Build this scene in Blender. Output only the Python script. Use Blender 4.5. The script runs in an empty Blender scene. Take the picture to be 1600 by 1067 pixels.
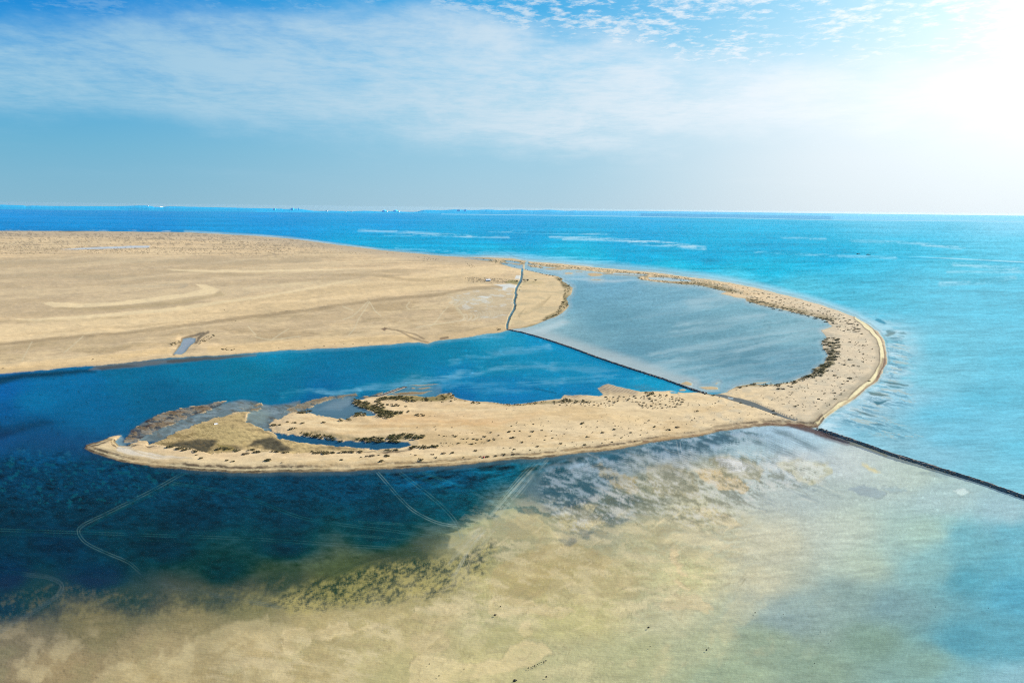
import bpy, math, random
import numpy as np
C = bpy.context.scene
R_ = math.radians

# ------------------------------------------------------------------ camera
CAM_H = 150.0; PITCH = R_(11.04); ROLL = math.atan(0.0118); FPX = 1600*24/36.0
RE = 6371000.0
F = np.array([0, math.cos(PITCH), -math.sin(PITCH)])
R0 = np.array([1.0, 0, 0]); U0 = np.array([0, math.sin(PITCH), math.cos(PITCH)])
RV = math.cos(ROLL)*R0 + math.sin(ROLL)*U0
UV = math.cos(ROLL)*U0 - math.sin(ROLL)*R0
from mathutils import Matrix, Vector
cd = bpy.data.cameras.new('camera'); cam = bpy.data.objects.new('camera', cd)
C.collection.objects.link(cam); C.camera = cam
cam.matrix_world = Matrix(((RV[0], UV[0], -F[0], 0), (RV[1], UV[1], -F[1], 0), (RV[2], UV[2], -F[2], CAM_H), (0, 0, 0, 1)))
cd.sensor_width = 36; cd.lens = 24; cd.clip_start = 1; cd.clip_end = 200000

# ------------------------------------------------------------------ world and sun
SUN_AZ, SUN_EL = R_(60), R_(34)        # azimuth to the right of the view, elevation
SUND = Vector((math.sin(SUN_AZ)*math.cos(SUN_EL), math.cos(SUN_AZ)*math.cos(SUN_EL), math.sin(SUN_EL)))
def lin(c):
    return tuple(((v/255.0)/12.92 if v <= 10 else ((v/255.0+0.055)/1.055)**2.4) for v in c)
EXPO = 0.85; HAZE = 0.7e-5
C.view_settings.view_transform = 'Standard'; C.view_settings.look = 'None'
C.view_settings.exposure = EXPO; C.view_settings.gamma = 1; C.view_settings.use_curve_mapping = False
C.display_settings.display_device = 'sRGB'
sun = bpy.data.lights.new('sun', 'SUN'); so = bpy.data.objects.new('sun', sun); C.collection.objects.link(so)
sun.energy = 4.6; sun.angle = R_(0.6); sun.color = (1.0, 0.94, 0.84)
so.rotation_euler = (-SUND).to_track_quat('-Z', 'Y').to_euler()
so.location = (0, 0, 400)

class NT:
    """tiny helper for node graphs"""
    def __init__(s, tree): s.t = tree; s.n = tree.nodes; s.l = tree.links
    def new(s, typ, **kw):
        n = s.n.new(typ)
        for k, v in kw.items(): setattr(n, k, v)
        return n
    def put(s, n, i, v):
        if isinstance(v, bpy.types.NodeSocket): s.l.new(v, n.inputs[i])
        elif v is not None: n.inputs[i].default_value = v
    def m(s, op, a, b=None, c=None, clamp=False):
        n = s.new('ShaderNodeMath', operation=op, use_clamp=clamp)
        for i, v in enumerate((a, b, c)):
            if v is not None: s.put(n, i, v)
        return n.outputs[0]
    def mix(s, f, a, b, mode='MIX'):
        n = s.new('ShaderNodeMix', data_type='RGBA', blend_type=mode)
        s.put(n, 0, f); s.put(n, 6, col4(a)); s.put(n, 7, col4(b))
        return n.outputs[2]
    def ramp(s, f, stops, interp='LINEAR'):
        n = s.new('ShaderNodeValToRGB'); cr = n.color_ramp; cr.interpolation = interp
        while len(cr.elements) < len(stops): cr.elements.new(0.5)
        for e, (p, c) in zip(cr.elements, stops):
            e.position = p; e.color = col4(c)
        s.put(n, 0, f); return n.outputs[0]
    def mr(s, v, a, b, c=0.0, d=1.0, smooth=True):
        n = s.new('ShaderNodeMapRange', interpolation_type='SMOOTHSTEP' if smooth else 'LINEAR')
        for i, x in enumerate((v, a, b, c, d)): s.put(n, i, x)
        return n.outputs[0]
    def noise(s, vec, scale, detail=4, rough=0.55, dist=0.0):
        n = s.new('ShaderNodeTexNoise'); s.put(n, 'Vector', vec); s.put(n, 'Scale', scale)
        s.put(n, 'Detail', detail); s.put(n, 'Roughness', rough); s.put(n, 'Distortion', dist)
        return n.outputs[0]
    def mapping(s, vec, scale=(1, 1, 1), rot=(0, 0, 0), loc=(0, 0, 0)):
        n = s.new('ShaderNodeMapping'); s.put(n, 0, vec); n.inputs['Scale'].default_value = scale
        n.inputs['Rotation'].default_value = rot; n.inputs['Location'].default_value = loc
        return n.outputs[0]
def col4(c):
    if isinstance(c, bpy.types.NodeSocket): return c
    if isinstance(c, (int, float)): return (c, c, c, 1)
    return tuple(c)+(1,) if len(c) == 3 else tuple(c)

w = bpy.data.worlds.new('World'); C.world = w; w.use_nodes = True
g = NT(w.node_tree); g.n.clear()
EX = 2**-EXPO
tc = g.new('ShaderNodeTexCoord').outputs['Generated']
nrm = g.new('ShaderNodeVectorMath', operation='NORMALIZE'); g.put(nrm, 0, tc); dirv = nrm.outputs[0]
sx = g.new('ShaderNodeSeparateXYZ'); g.put(sx, 0, dirv); dx, dy, dz = sx.outputs
az = g.m('MULTIPLY', g.m('ARCTAN2', dx, dy), 180/math.pi)
el = g.m('MULTIPLY', g.m('ARCSINE', dz), 180/math.pi)
elf = g.m('DIVIDE', g.m('MAXIMUM', el, 0.0), 60.0)
def E(c): return tuple(v*EX for v in lin(c))
left = g.ramp(elf, [(0.0, E((134, 186, 210))), (4/60, E((108, 180, 213))), (7.5/60, E((72, 170, 218))), (10/60, E((38, 156, 222))), (13/60, E((10, 138, 218))), (30/60, E((14, 112, 200))), (1, E((20, 90, 175)))])
mid = g.ramp(elf, [(0.0, E((166, 203, 222))), (4/60, E((152, 202, 226))), (8/60, E((140, 204, 232))), (11/60, E((100, 195, 236))), (15/60, E((40, 170, 230))), (30/60, E((24, 130, 210))), (1, E((22, 95, 180)))])
right = g.ramp(elf, [(0.0, E((206, 223, 234))), (4/60, E((212, 228, 238))), (8/60, E((206, 229, 241))), (12/60, E((165, 217, 240))), (16/60, E((110, 200, 238))), (30/60, E((50, 150, 220))), (1, E((25, 100, 185)))])
skyc = g.mix(g.mr(az, -36, 2), left, mid)
skyc = g.mix(g.mr(az, 0, 27), skyc, right)
ae_ = g.new('ShaderNodeCombineXYZ'); g.put(ae_, 0, az); g.put(ae_, 1, el); ae0 = ae_.outputs[0]
# glow round the sun
dt = g.new('ShaderNodeVectorMath', operation='DOT_PRODUCT'); g.put(dt, 0, dirv); dt.inputs[1].default_value = Vector((math.sin(R_(40))*math.cos(R_(15)), math.cos(R_(40))*math.cos(R_(15)), math.sin(R_(15))))
ang = g.m('MULTIPLY', g.m('ARCCOSINE', dt.outputs['Value']), 180/math.pi)
wob = g.noise(g.mapping(ae0, (0.10, 0.16, 1)), 1.0, 5, 0.6)
g1 = g.m('EXPONENT', g.m('MULTIPLY', g.m('POWER', g.m('DIVIDE', g.m('ADD', ang, g.m('MULTIPLY', g.m('SUBTRACT', wob, .5), 11.0)), 6.9), 1.4), -1.0))
g2 = g.m('EXPONENT', g.m('MULTIPLY', g.m('DIVIDE', ang, 13.5), -1.0))
# thin cirrus: noise on the cloud plane, inside a band of the sky
cz = g.m('ADD', g.m('MAXIMUM', dz, 0.0), 0.06)
cb = g.new('ShaderNodeCombineXYZ'); g.put(cb, 0, g.m('DIVIDE', dx, cz)); g.put(cb, 1, g.m('DIVIDE', dy, cz))
cp = cb.outputs[0]
wisp = g.noise(g.mapping(cp, (1.1, 0.75, 1), (0, 0, R_(22))), 1.6, 8, 0.62, 0.35)
fine = g.noise(g.mapping(cp, (1.0, 1.5, 1), (0, 0, R_(-15))), 7.0, 7, 0.68, 0.2)
puff = g.noise(cp, 14.0, 6, 0.65)
ae = g.new('ShaderNodeCombineXYZ'); g.put(ae, 0, az); g.put(ae, 1, el)
edge = g.noise(g.mapping(ae.outputs[0], (0.09, 0.22, 1)), 1.0, 6, 0.62)
edge = g.m('MULTIPLY', g.m('SUBTRACT', edge, 0.5), 5.5)
def curve(pts):       # el as a function of az, az -60..60 , el 0..30
    n = g.new('ShaderNodeFloatCurve'); c = n.mapping.curves[0]
    P = [((a+60)/120.0, e/30.0) for a, e in pts]
    c.points[0].location = P[0]; c.points[1].location = P[-1]
    for p in P[1:-1]: c.points.new(*p)
    n.mapping.update()
    g.put(n, 'Value', g.mr(az, -60, 60, 0, 1, smooth=False)); return g.m('MULTIPLY', n.outputs[0], 30.0)
top = curve([(-60, 9.0), (-38, 10.9), (-31, 12.2), (-22, 13.8), (-13, 15.0), (-6, 15.0), (4, 14.0), (12, 12.6), (21, 11.0), (30, 10), (60, 9)])
bot = curve([(-60, 6.0), (-38, 6.8), (-28, 6.9), (-20, 6.3), (-12, 6.0), (0, 5.2), (10, 5.4), (20, 6.5), (30, 6), (60, 5)])
e1 = g.m('ADD', el, edge)
band = g.m('MULTIPLY', g.mr(g.m('SUBTRACT', top, e1), -0.7, 1.9), g.mr(g.m('SUBTRACT', e1, bot), -2.0, 1.3))
dens = g.mr(g.m('ADD', wisp, g.m('MULTIPLY', fine, 0.4)), 0.42, 0.86, 0.34, 1.0)
cl1 = g.m('MULTIPLY', g.m('MULTIPLY', band, dens), 0.86)
# broken high wisps above the band and on the right
hi = g.m('MULTIPLY', g.mr(el, 8.0, 12.0), g.mr(g.m('ADD', puff, g.m('MULTIPLY', wisp, 0.9)), 0.90, 1.16))
hi = g.m('MULTIPLY', hi, g.mr(az, -20, 8, 0.35, 1.15))
hi = g.m('MULTIPLY', hi, g.mr(el, 24, 40, 1.0, 0.0))
lo = g.m('MULTIPLY', g.mr(el, 0.5, 4.5), g.m('MULTIPLY', g.mr(el, 6, 9, 1, 0), g.mr(g.noise(g.mapping(ae.outputs[0], (0.05, 0.35, 1)), 1.0, 5, 0.6), 0.5, 0.75, 0, 0.28)))
cov = g.m('MAXIMUM', cl1, g.m('MAXIMUM', g.m('MULTIPLY', hi, 0.75), lo))
ccol = g.mix(g.mr(az, -35, 20), E((166, 207, 229)), E((228, 238, 246)))
skyc = g.mix(cov, skyc, ccol)
skyc = g.mix(g.m('MULTIPLY', g1, 1.0, clamp=True), skyc, E((255, 255, 255)))
add = g.mix(1.0, (0, 0, 0), g.mix(g.m('MULTIPLY', g2, 0.5), (0, 0, 0), (0.72, 0.66, 0.60)))
skyc = g.mix(1.0, skyc, add, 'ADD')
ns = g.new('ShaderNodeTexSky', sky_type='NISHITA'); ns.sun_disc = False
ns.sun_elevation = SUN_EL; ns.sun_rotation = SUN_AZ; ns.air_density = 1.0; ns.dust_density = 0.6
nis = g.mix(1.0, ns.outputs[0], (0.05, 0.05, 0.05), 'MULTIPLY')
skyc = g.mix(0.05, skyc, nis)
skyc = g.mix(g.mr(el, -3.0, -0.6), E((60, 120, 150)), skyc)
bg = g.new('ShaderNodeBackground'); g.put(bg, 0, skyc); bg.inputs[1].default_value = 1.0
wo = g.new('ShaderNodeOutputWorld'); g.l.new(bg.outputs[0], wo.inputs[0])

# ------------------------------------------------------------------ photo point <-> ground point
def project(P):
    d = P - np.array([0, 0, CAM_H])
    x = d @ RV; y = d @ UV; z = d @ F
    z = np.where(z < 1e-3, 1e-3, z)
    return 800 + FPX*x/z, 533.5 - FPX*y/z
def ground(px, py, h=0.0):
    d = (px-800)*RV/FPX - (py-533.5)*UV/FPX + F
    z0 = h
    for _ in range(12):
        t = (z0 - CAM_H)/d[2] if d[2] < -1e-6 else 40000.0
        p = np.array([0, 0, CAM_H]) + d*t
        z0 = h - (p[0]**2+p[1]**2)/(2*RE)
    return p
def hy(x): return 325.4 + 0.0118*(x-800)

# ------------------------------------------------------------------ the sheet of ground: rings and spokes that open out from the view point
az_d = np.radians(np.arange(-44, 44.001, 0.05))
az_s = np.radians(np.concatenate([np.arange(-180, -44, 4.0), [-44.3], ]))
az_s2 = np.radians(np.concatenate([[44.3], np.arange(48, 178, 4.0)]))
AZ = np.concatenate([az_s, az_d, az_s2])
rr = [1.0, 40, 80, 120, 150, 170]
dd = np.radians(np.arange(39.0, 0.72, -0.05))
for a in dd:
    t = math.tan(a)      # (H + r^2/2R)/r = t
    r = CAM_H/t
    for _ in range(6): r = (CAM_H + r*r/(2*RE))/t
    rr.append(r)
while rr[-1] < 52000: rr.append(rr[-1]*1.02)
RR = np.array(rr)
nr, na = len(RR), len(AZ)
gx = (RR[:, None]*np.sin(AZ)[None, :]).ravel(); gy = (RR[:, None]*np.cos(AZ)[None, :]).ravel()
gz0 = -(gx**2+gy**2)/(2*RE)
azv = np.clip(np.tile(AZ, nr), R_(-62), R_(62)); rv = np.repeat(RR, na)
rq = np.maximum(rv, 90.0)
X, Y = project(np.stack([rq*np.sin(azv), rq*np.cos(azv), -(rq**2)/(2*RE)], 1))
N = len(X)
HY = hy(X)

# value noise
def vnoise(u, v, seed):
    iu = np.floor(u).astype(np.int64); iv = np.floor(v).astype(np.int64)
    fu = u-iu; fv = v-iv
    fu = fu*fu*(3-2*fu); fv = fv*fv*(3-2*fv)
    def h(a, b):
        n = (a*374761393 + b*668265263 + seed*144665) & 0xffffffff
        n = ((n ^ (n >> 13))*1274126177) & 0xffffffff
        return ((n ^ (n >> 16)) & 0xffff)/32767.5 - 1.0
    return (h(iu, iv)*(1-fu)+h(iu+1, iv)*fu)*(1-fv) + (h(iu, iv+1)*(1-fu)+h(iu+1, iv+1)*fu)*fv
def fbm(u, v, seed, octv=4, gain=0.55):
    s = 0; a = 1; t = 0
    for o in range(octv):
        s = s + a*vnoise(u*2**o+o*17.3, v*2**o+o*9.1, seed+o); t += a; a *= gain
    return FG*s/t
FG = 1.0
YS = 40*np.log(np.maximum(Y-HY, 1.0))*2.2       # compresses the far rows the way the ground does
n1 = fbm(X/26, YS/5.0, 1, 5, 0.6); n2 = fbm(X/26, YS/5.0, 31, 5, 0.6)
yscale = np.clip((Y-HY)/240.0, 0.15, 1.4)
JX = X + n1*3.2*np.clip(yscale, 0.4, 1.4); JY = Y + n2*2.0*yscale
big1 = fbm(X/110, YS/16, 61, 5, 0.6); big2 = fbm(X/110, YS/16, 91, 5, 0.6)
FG = 1.55
BX = X + big1*26*np.clip(yscale, 0.3, 1.5) + n1*6; BY = Y + big2*13*yscale + n2*3*yscale

def sdf(poly, XX, YY, pad):
    """signed distance, positive inside, limited to +-pad outside the box"""
    p = np.array(poly, float); out = np.full(len(XX), -pad, float)
    idx = np.where((XX > p[:, 0].min()-pad) & (XX < p[:, 0].max()+pad) & (YY > p[:, 1].min()-pad) & (YY < p[:, 1].max()+pad))[0]
    if len(idx) == 0: return out
    x = XX[idx]; y = YY[idx]; d2 = np.full(len(x), 1e12); ins = np.zeros(len(x), bool)
    q = np.roll(p, -1, 0)
    for (ax, ay), (bx, by) in zip(p, q):
        ex, ey = bx-ax, by-ay; L = ex*ex+ey*ey+1e-9
        t = np.clip(((x-ax)*ex+(y-ay)*ey)/L, 0, 1)
        d2 = np.minimum(d2, (x-ax-t*ex)**2+(y-ay-t*ey)**2)
        if ay != by: ins ^= ((ay > y) != (by > y)) & (x < (bx-ax)*(y-ay)/(by-ay)+ax)
    d = np.sqrt(d2); out[idx] = np.clip(np.where(ins, d, -d), -pad, 1e9); return out
def ldist(pts, XX, YY, pad):
    """distance to a polyline and the position along it"""
    p = np.array(pts, float); out = np.full(len(XX), pad, float)
    idx = np.where((XX > p[:, 0].min()-pad) & (XX < p[:, 0].max()+pad) & (YY > p[:, 1].min()-pad) & (YY < p[:, 1].max()+pad))[0]
    if len(idx) == 0: return out
    x = XX[idx]; y = YY[idx]; d2 = np.full(len(x), 1e12)
    for (ax, ay), (bx, by) in zip(p[:-1], p[1:]):
        ex, ey = bx-ax, by-ay; L = ex*ex+ey*ey+1e-9
        t = np.clip(((x-ax)*ex+(y-ay)*ey)/L, 0, 1)
        d2 = np.minimum(d2, (x-ax-t*ex)**2+(y-ay-t*ey)**2)
    out[idx] = np.minimum(np.sqrt(d2), pad); return out
def sstep(a, b, v):
    t = np.clip((v-a)/(b-a), 0, 1); return t*t*(3-2*t)
def pm(poly, f=2.0, mode='j', pad=None):
    XX, YY = {'n': (X, Y), 'j': (JX, JY), 'b': (BX, BY)}[mode]
    return sstep(-f, f, sdf(poly, XX, YY, (pad or f)+6))
def lm(pts, wd, f=1.0, mode='n'):
    XX, YY = {'n': (X, Y), 'j': (JX, JY), 'b': (BX, BY)}[mode]
    return 1-sstep(wd/2, wd/2+f, ldist(pts, XX, YY, wd+f+4))
def lina(c): return np.array(lin(c))
def blend(A, c, m, k=1.0):
    c = lina(c) if isinstance(c, tuple) else c
    idx = np.where(m > 1e-3)[0]; mm = (m[idx]*k)[:, None]
    A[idx] = A[idx]*(1-mm) + (c if c.ndim == 1 else c[idx])*mm
IX = X + (BX-X)*.6; IY = Y + (BY-Y)*.6
def idw(pts, s=28, p=1.6, ys=1.7):
    num = np.zeros((N, 3)); den = np.zeros(N)
    for x, y, c in pts:
        d2 = (IX-x)**2+((IY-y)*ys)**2
        wt = 1.0/(d2+s*s)**p
        num += wt[:, None]*lina(c); den += wt
    return num/den[:, None]
def smooth_pts(pts, n=8):
    P = [np.array(p, float) for p in pts]; P = [2*P[0]-P[1]]+P+[2*P[-1]-P[-2]]; out = []
    for i in range(1, len(P)-2):
        for t in np.linspace(0, 1, n, endpoint=False):
            a, b, c, d = P[i-1:i+3]
            out.append(.5*((2*b)+(-a+c)*t+(2*a-5*b+4*c-d)*t*t+(-a+3*b-3*c+d)*t**3))
    out.append(P[-2]); return out
# ------------------------------------------------------------------ coastlines traced on the ground (photo points, laid on the plane of the sea)
FAR = [(-900, 357), (-400, 359), (0, 361), (100, 361), (200, 362), (290, 363), (330, 365), (400, 368.8), (450, 372.5), (500, 379), (550, 385.5), (600, 391.5), (650, 396), (685, 399.5), (720, 401.5), (760, 402.3), (800, 403.5), (825, 408), (875, 412), (925, 417), (975, 421), (1025, 426), (1075, 432.5), (1100, 435.5), (1139, 441.5), (1178, 449.4), (1217, 458.6), (1257, 469), (1283, 476.4), (1309, 485.6), (1336, 494.8), (1357, 508), (1372, 518.5), (1381, 531.5), (1385.5, 551), (1385.5, 567), (1380, 583), (1372, 596), (1357, 605), (1346, 617), (1322, 632.6), (1307, 640.5), (1291, 653.6), (1280, 668)]
SOUTH = [(1262, 668), (1237, 665), (1217, 665.4), (1173, 667), (1126, 673), (1112, 677), (1086, 682.5), (1059, 687), (1020, 692), (987, 698), (925, 706), (862, 713.5), (800, 719), (700, 728), (625, 732.5), (550, 736), (475, 737.5), (420, 738.5), (345, 737.5), (295, 734), (245, 729), (202, 724), (170, 716), (145, 709), (131, 700)]
TIP = [(135, 695), (157, 687.5), (175, 682), (189, 681), (186, 685), (179, 691), (186, 696), (195, 696), (205, 692), (215, 689), (231, 689), (233, 694), (245, 692), (262, 682), (295, 668), (325, 657), (350, 648), (375, 643), (390, 644), (386, 652), (386, 660), (402, 665), (420, 673), (440, 684), (475, 691), (512, 696.5), (560, 699), (590, 702), (625, 700), (642, 695.5), (637, 690), (600, 690.5), (560, 690), (525, 687), (475, 681), (442, 677), (424, 673), (419, 666), (425, 660), (445, 649), (467, 642.5), (485, 644.5), (495, 650), (512, 652.5), (525, 655), (540, 654), (555, 647.5), (570, 646), (582, 648.5), (588, 648), (584, 642.5), (572, 639), (560, 635), (550, 630), (552, 625), (575, 620), (595, 617.5), (625, 616.5), (650, 617), (665, 621), (680, 620.5), (687, 616.5), (705, 614.5), (710, 621), (725, 625), (762, 627.5), (800, 631), (831, 628), (853, 624), (875, 623), (881, 617), (900, 617.5), (937, 618), (943, 616), (932, 606), (940, 602), (950, 599.5), (975, 606), (1000, 611), (1025, 611), (1047, 611), (1065, 614), (1094, 613.5), (1101, 614.5)]
LAGE = [(1115, 616), (1137, 613), (1150, 605), (1172, 600), (1185, 600), (1215, 599.7), (1244, 594), (1272, 581.6), (1275, 574), (1287.5, 567.5), (1294, 555), (1284, 544), (1283, 535), (1291, 527), (1284, 516), (1301, 510.6), (1291, 501), (1270, 495), (1244, 489), (1217.5, 483), (1186, 476.4), (1167, 471), (1165, 467), (1147, 464.6), (1126, 459), (1135, 456), (1112, 450), (1086, 445.5), (1060, 443.6), (1030, 441), (1000, 437), (995, 433), (1008, 431), (1012, 430), (985, 429), (962, 428), (950, 427), (925, 424), (900, 421.5), (880, 420.5), (860, 418), (845, 416), (828, 411.5)]
LAGW = [(821, 409.5), (819, 421), (850, 428), (872, 432), (880, 436), (878, 440), (885, 442.5), (895, 449.5), (892, 460), (886, 466), (889, 477.5), (880, 489), (870, 495), (850, 502.5), (830, 510), (812, 514), (799, 515)]
BAYN = [(794, 516.5), (774, 520.5), (751, 524), (716, 529), (680, 533.5), (668, 537.5), (655, 535), (638, 535.5), (601, 539), (544, 542.6), (457, 547), (400, 551.5), (350, 555), (300, 557.5), (262, 559), (225, 563), (200, 566), (150, 571), (100, 575), (50, 580), (0, 584), (-300, 606), (-900, 640)]
ARC = FAR[17:] + SOUTH + TIP + LAGE
MAIN = FAR[:18] + LAGW + BAYN
LAG = LAGW[::-1] + [(825, 408), (900, 418), (1000, 424), (1100, 437)] + [(1200, 456), (1300, 490), (1340, 540), (1310, 600), (1200, 612), (1100, 613)] + [(1075, 606.6), (1034, 591.6), (987, 577), (931, 558), (894, 544), (847, 528.4)]
DYKE1 = [(793, 515), (815, 519.5), (847, 528.4), (894, 544), (931, 558), (987.5, 577), (1034, 591.6), (1075, 606.6), (1101, 614.5)]
DYKE2 = [(1200, 662.5), (1248, 664), (1280, 671), (1336, 690), (1392, 710), (1460, 731), (1540, 756), (1600, 777), (1760, 838), (1960, 925)]
GREYSTRIP = [(1098, 614), (1120, 617), (1140, 622), (1160, 628), (1180, 634), (1200, 642), (1214, 648), (1230, 654), (1243, 657.5)]
SEAZ = FAR + [(1288, 674), (1336, 690), (1392, 710), (1460, 731), (1540, 756), (1600, 777), (1760, 838), (1960, 925), (5000, 1500), (5000, 250), (-4000, 250), (-4000, 357)]

Smain = sdf(MAIN, JX, JY, 40); Sarc = sdf(ARC, JX, JY, 40)
S = np.maximum(Smain, Sarc)
Mlag = sstep(-1.5, 1.5, sdf(LAG, X, Y, 8))
Msea = sstep(-1.0, 1.0, sdf(SEAZ, X, Y, 4))
Msea[Y < 357] = 1.0

def add_land(poly, k=1.0):
    global S
    d_ = sdf(poly, JX, JY, 12); S = np.where(d_ > -9, np.maximum(S, np.minimum(d_*k, 3.0)), S)
def add_pool(poly):
    global S
    S = np.where(np.abs(X-900) < 5000, np.minimum(S, -np.maximum(sdf(poly, JX, JY, 40), -40)), S)
def blob(cx, cy, w, h):
    return [(cx-w/2, cy), (cx-w/3, cy-h*.4), (cx, cy-h/2), (cx+w/3, cy-h*.35), (cx+w/2, cy), (cx+w/4, cy+h*.45), (cx-w/4, cy+h*.45)]

ISLES = [blob(889, 427, 15, 3), blob(868, 420.5, 36, 3), blob(930, 429, 27, 6), (blob(932, 437, 20, 1.4)), blob(905, 424.5, 14, 1.6),
         [(942, 427), (975, 429), (1010, 430.5), (1008, 432), (970, 430), (942, 428.6)]]
BARS = [blob(663, 601.3, 50, 1.6), blob(663, 606.3, 26, 2.2), blob(645, 606.2, 7, 2), [(610, 614), (640, 611.5), (676, 611.8), (660, 615), (625, 617)],
        blob(1067, 610.5, 12, 3), [(1092, 605), (1110, 603.5), (1121, 604.5), (1122, 608), (1105, 609)], [(1063, 600), (1072, 596), (1082, 599), (1080, 603), (1070, 603)],
        [(1117, 599), (1124, 597), (1120, 600)], [(1178, 597.5), (1203, 594.5), (1190, 598), (1176, 600)]]
for q in ISLES + BARS: add_land(q)
OLIVEBAR = [(815, 513), (830, 508), (850, 503), (866, 500.5), (878, 502), (866, 507), (845, 513), (826, 516)]
MARSH = [[(722, 402.8), (750, 404.8), (772, 406.4), (760, 407), (735, 404.6)], [(782, 411), (796, 411.5), (811, 414.5), (816.6, 413.5), (816, 419), (812, 420), (800, 417.5), (786, 413.5)],
         [(788, 407), (803, 408), (813, 410.5), (811, 412.4), (792, 409.8)], [(1013, 434), (1035, 433.6), (1060, 435.4), (1080, 438.5), (1078, 440), (1045, 439), (1015, 436.4)],
         [(960, 426.4), (985, 427.4), (1012, 429), (1008, 430.6), (980, 429.4), (956, 428)]]
for q in MARSH: add_pool(q)
add_land([(823, 413), (835, 413.5), (850, 418), (846, 419.5), (830, 417.5)])
CREEK = [(285, 530), (296, 528), (306, 528), (305, 534), (296, 543), (290, 549), (283, 553), (271, 552.5), (276, 547), (283, 540)]
add_pool(CREEK)
add_pool([(665, 619.5), (682, 618.5), (676, 621), (668, 621)])
add_pool([(1046, 613), (1062, 612.6), (1058, 615), (1048, 615)])
add_pool([(1138, 620), (1148, 621.5), (1146, 623), (1139, 622)])
CHAN = [(792.5, 514), (792, 508), (795, 498.5), (802.6, 485), (804.5, 475.4), (803, 469), (806, 461), (807, 452), (810.5, 443.7), (813.6, 439), (815, 431.5), (815.6, 420.6)]
dchan = ldist(CHAN, JX, Y, 14)
dstrip = ldist(GREYSTRIP, X+n1*.6, Y, 14)
stripw = 1.0 + 3.0*np.clip(1-np.abs(X-1168)/78.0, 0, 1)
S = np.where(dchan < 1.9, np.minimum(S, dchan-1.5), S)

# wet, half-drowned ground round the spit
MUD = [(233, 694), (245, 686), (262, 680), (295, 668), (325, 657), (350, 648), (375, 643), (390, 644), (386, 652), (386, 660), (402, 665), (420, 673), (440, 684), (475, 691), (512, 696), (560, 699), (575, 703), (540, 706), (500, 707), (460, 711), (420, 706), (400, 703), (370, 705), (330, 712), (300, 703), (262, 699)]
WEEDBANK = [(193, 690), (205, 672), (222, 661), (257, 645), (307, 634), (352, 625.5), (345, 632), (325, 641), (295, 653), (260, 667), (232, 679), (210, 691)]
PALEFLOW = [(200, 694), (232, 678), (262, 665), (298, 652), (325, 640), (350, 629), (375, 624), (400, 628), (412, 632), (425, 634), (450, 630), (470, 626), (475, 640), (450, 648), (428, 659), (420, 668), (440, 680), (405, 667), (384, 660), (384, 646), (350, 650), (320, 660), (280, 675), (250, 688), (232, 690), (215, 690)]
FLOW2 = [(478, 642), (500, 628), (540, 616), (556, 618), (552, 630), (585, 643), (588, 649), (570, 646), (553, 648), (538, 655), (520, 655), (495, 650)]
WEED2 = [(445, 642), (460, 634), (490, 624), (520, 618), (556, 613), (560, 618), (535, 622), (510, 626), (490, 634), (470, 645)]
WEED3 = [(560, 622), (580, 617), (600, 612), (600, 618), (575, 622)]
SPUR = [(370, 636), (395, 632), (408, 630), (411, 634), (404, 641), (380, 642)]
for q in (WEEDBANK, WEED2, SPUR, WEED3):
    d_ = sdf(q, JX, JY, 12); S = np.where(d_ > -9, np.maximum(S, np.where(d_ > -1, np.minimum(d_*.4-.25, 0.35)+n1*.25, d_)), S)

ez = sstep(714, 702, Y)*sstep(183, 200, X)*sstep(606, 590, X)*(Y > 618)
S = S + ez*(2.6*fbm((X+Y)/17, (Y-X*.2)/5, 1801, 4, .7)+.0)*sstep(9, 5, np.abs(S))
# ------------------------------------------------------------------ water colours by place
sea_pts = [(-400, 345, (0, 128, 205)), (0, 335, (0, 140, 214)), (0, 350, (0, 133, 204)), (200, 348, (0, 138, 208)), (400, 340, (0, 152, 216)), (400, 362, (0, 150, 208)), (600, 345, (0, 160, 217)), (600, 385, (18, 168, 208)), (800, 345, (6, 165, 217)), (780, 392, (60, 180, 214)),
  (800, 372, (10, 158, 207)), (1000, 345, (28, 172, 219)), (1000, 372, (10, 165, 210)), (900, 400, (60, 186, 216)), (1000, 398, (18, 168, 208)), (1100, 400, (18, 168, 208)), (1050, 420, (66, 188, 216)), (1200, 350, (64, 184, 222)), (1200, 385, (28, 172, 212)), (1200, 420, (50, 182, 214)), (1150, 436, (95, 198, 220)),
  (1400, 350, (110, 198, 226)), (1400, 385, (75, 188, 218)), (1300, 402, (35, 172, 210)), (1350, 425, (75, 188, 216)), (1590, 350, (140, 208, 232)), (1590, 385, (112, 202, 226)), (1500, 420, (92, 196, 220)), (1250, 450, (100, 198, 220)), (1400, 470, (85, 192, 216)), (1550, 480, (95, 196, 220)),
  (1600, 560, (98, 195, 218)), (1480, 540, (108, 196, 216)), (1440, 590, (125, 198, 214)), (1400, 540, (150, 205, 218)), (1550, 620, (92, 188, 212)), (1480, 650, (100, 188, 212)), (1400, 620, (150, 198, 214)), (1350, 650, (160, 196, 208)), (1300, 668, (135, 190, 208)), (1400, 690, (150, 192, 204)), (1500, 690, (108, 186, 208)), (1600, 700, (100, 190, 212)), (1560, 745, (122, 192, 208)), (1590, 765, (130, 195, 210)), (1450, 712, (140, 190, 205)), (1800, 600, (100, 190, 214)), (1800, 800, (100, 185, 208))]
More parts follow.
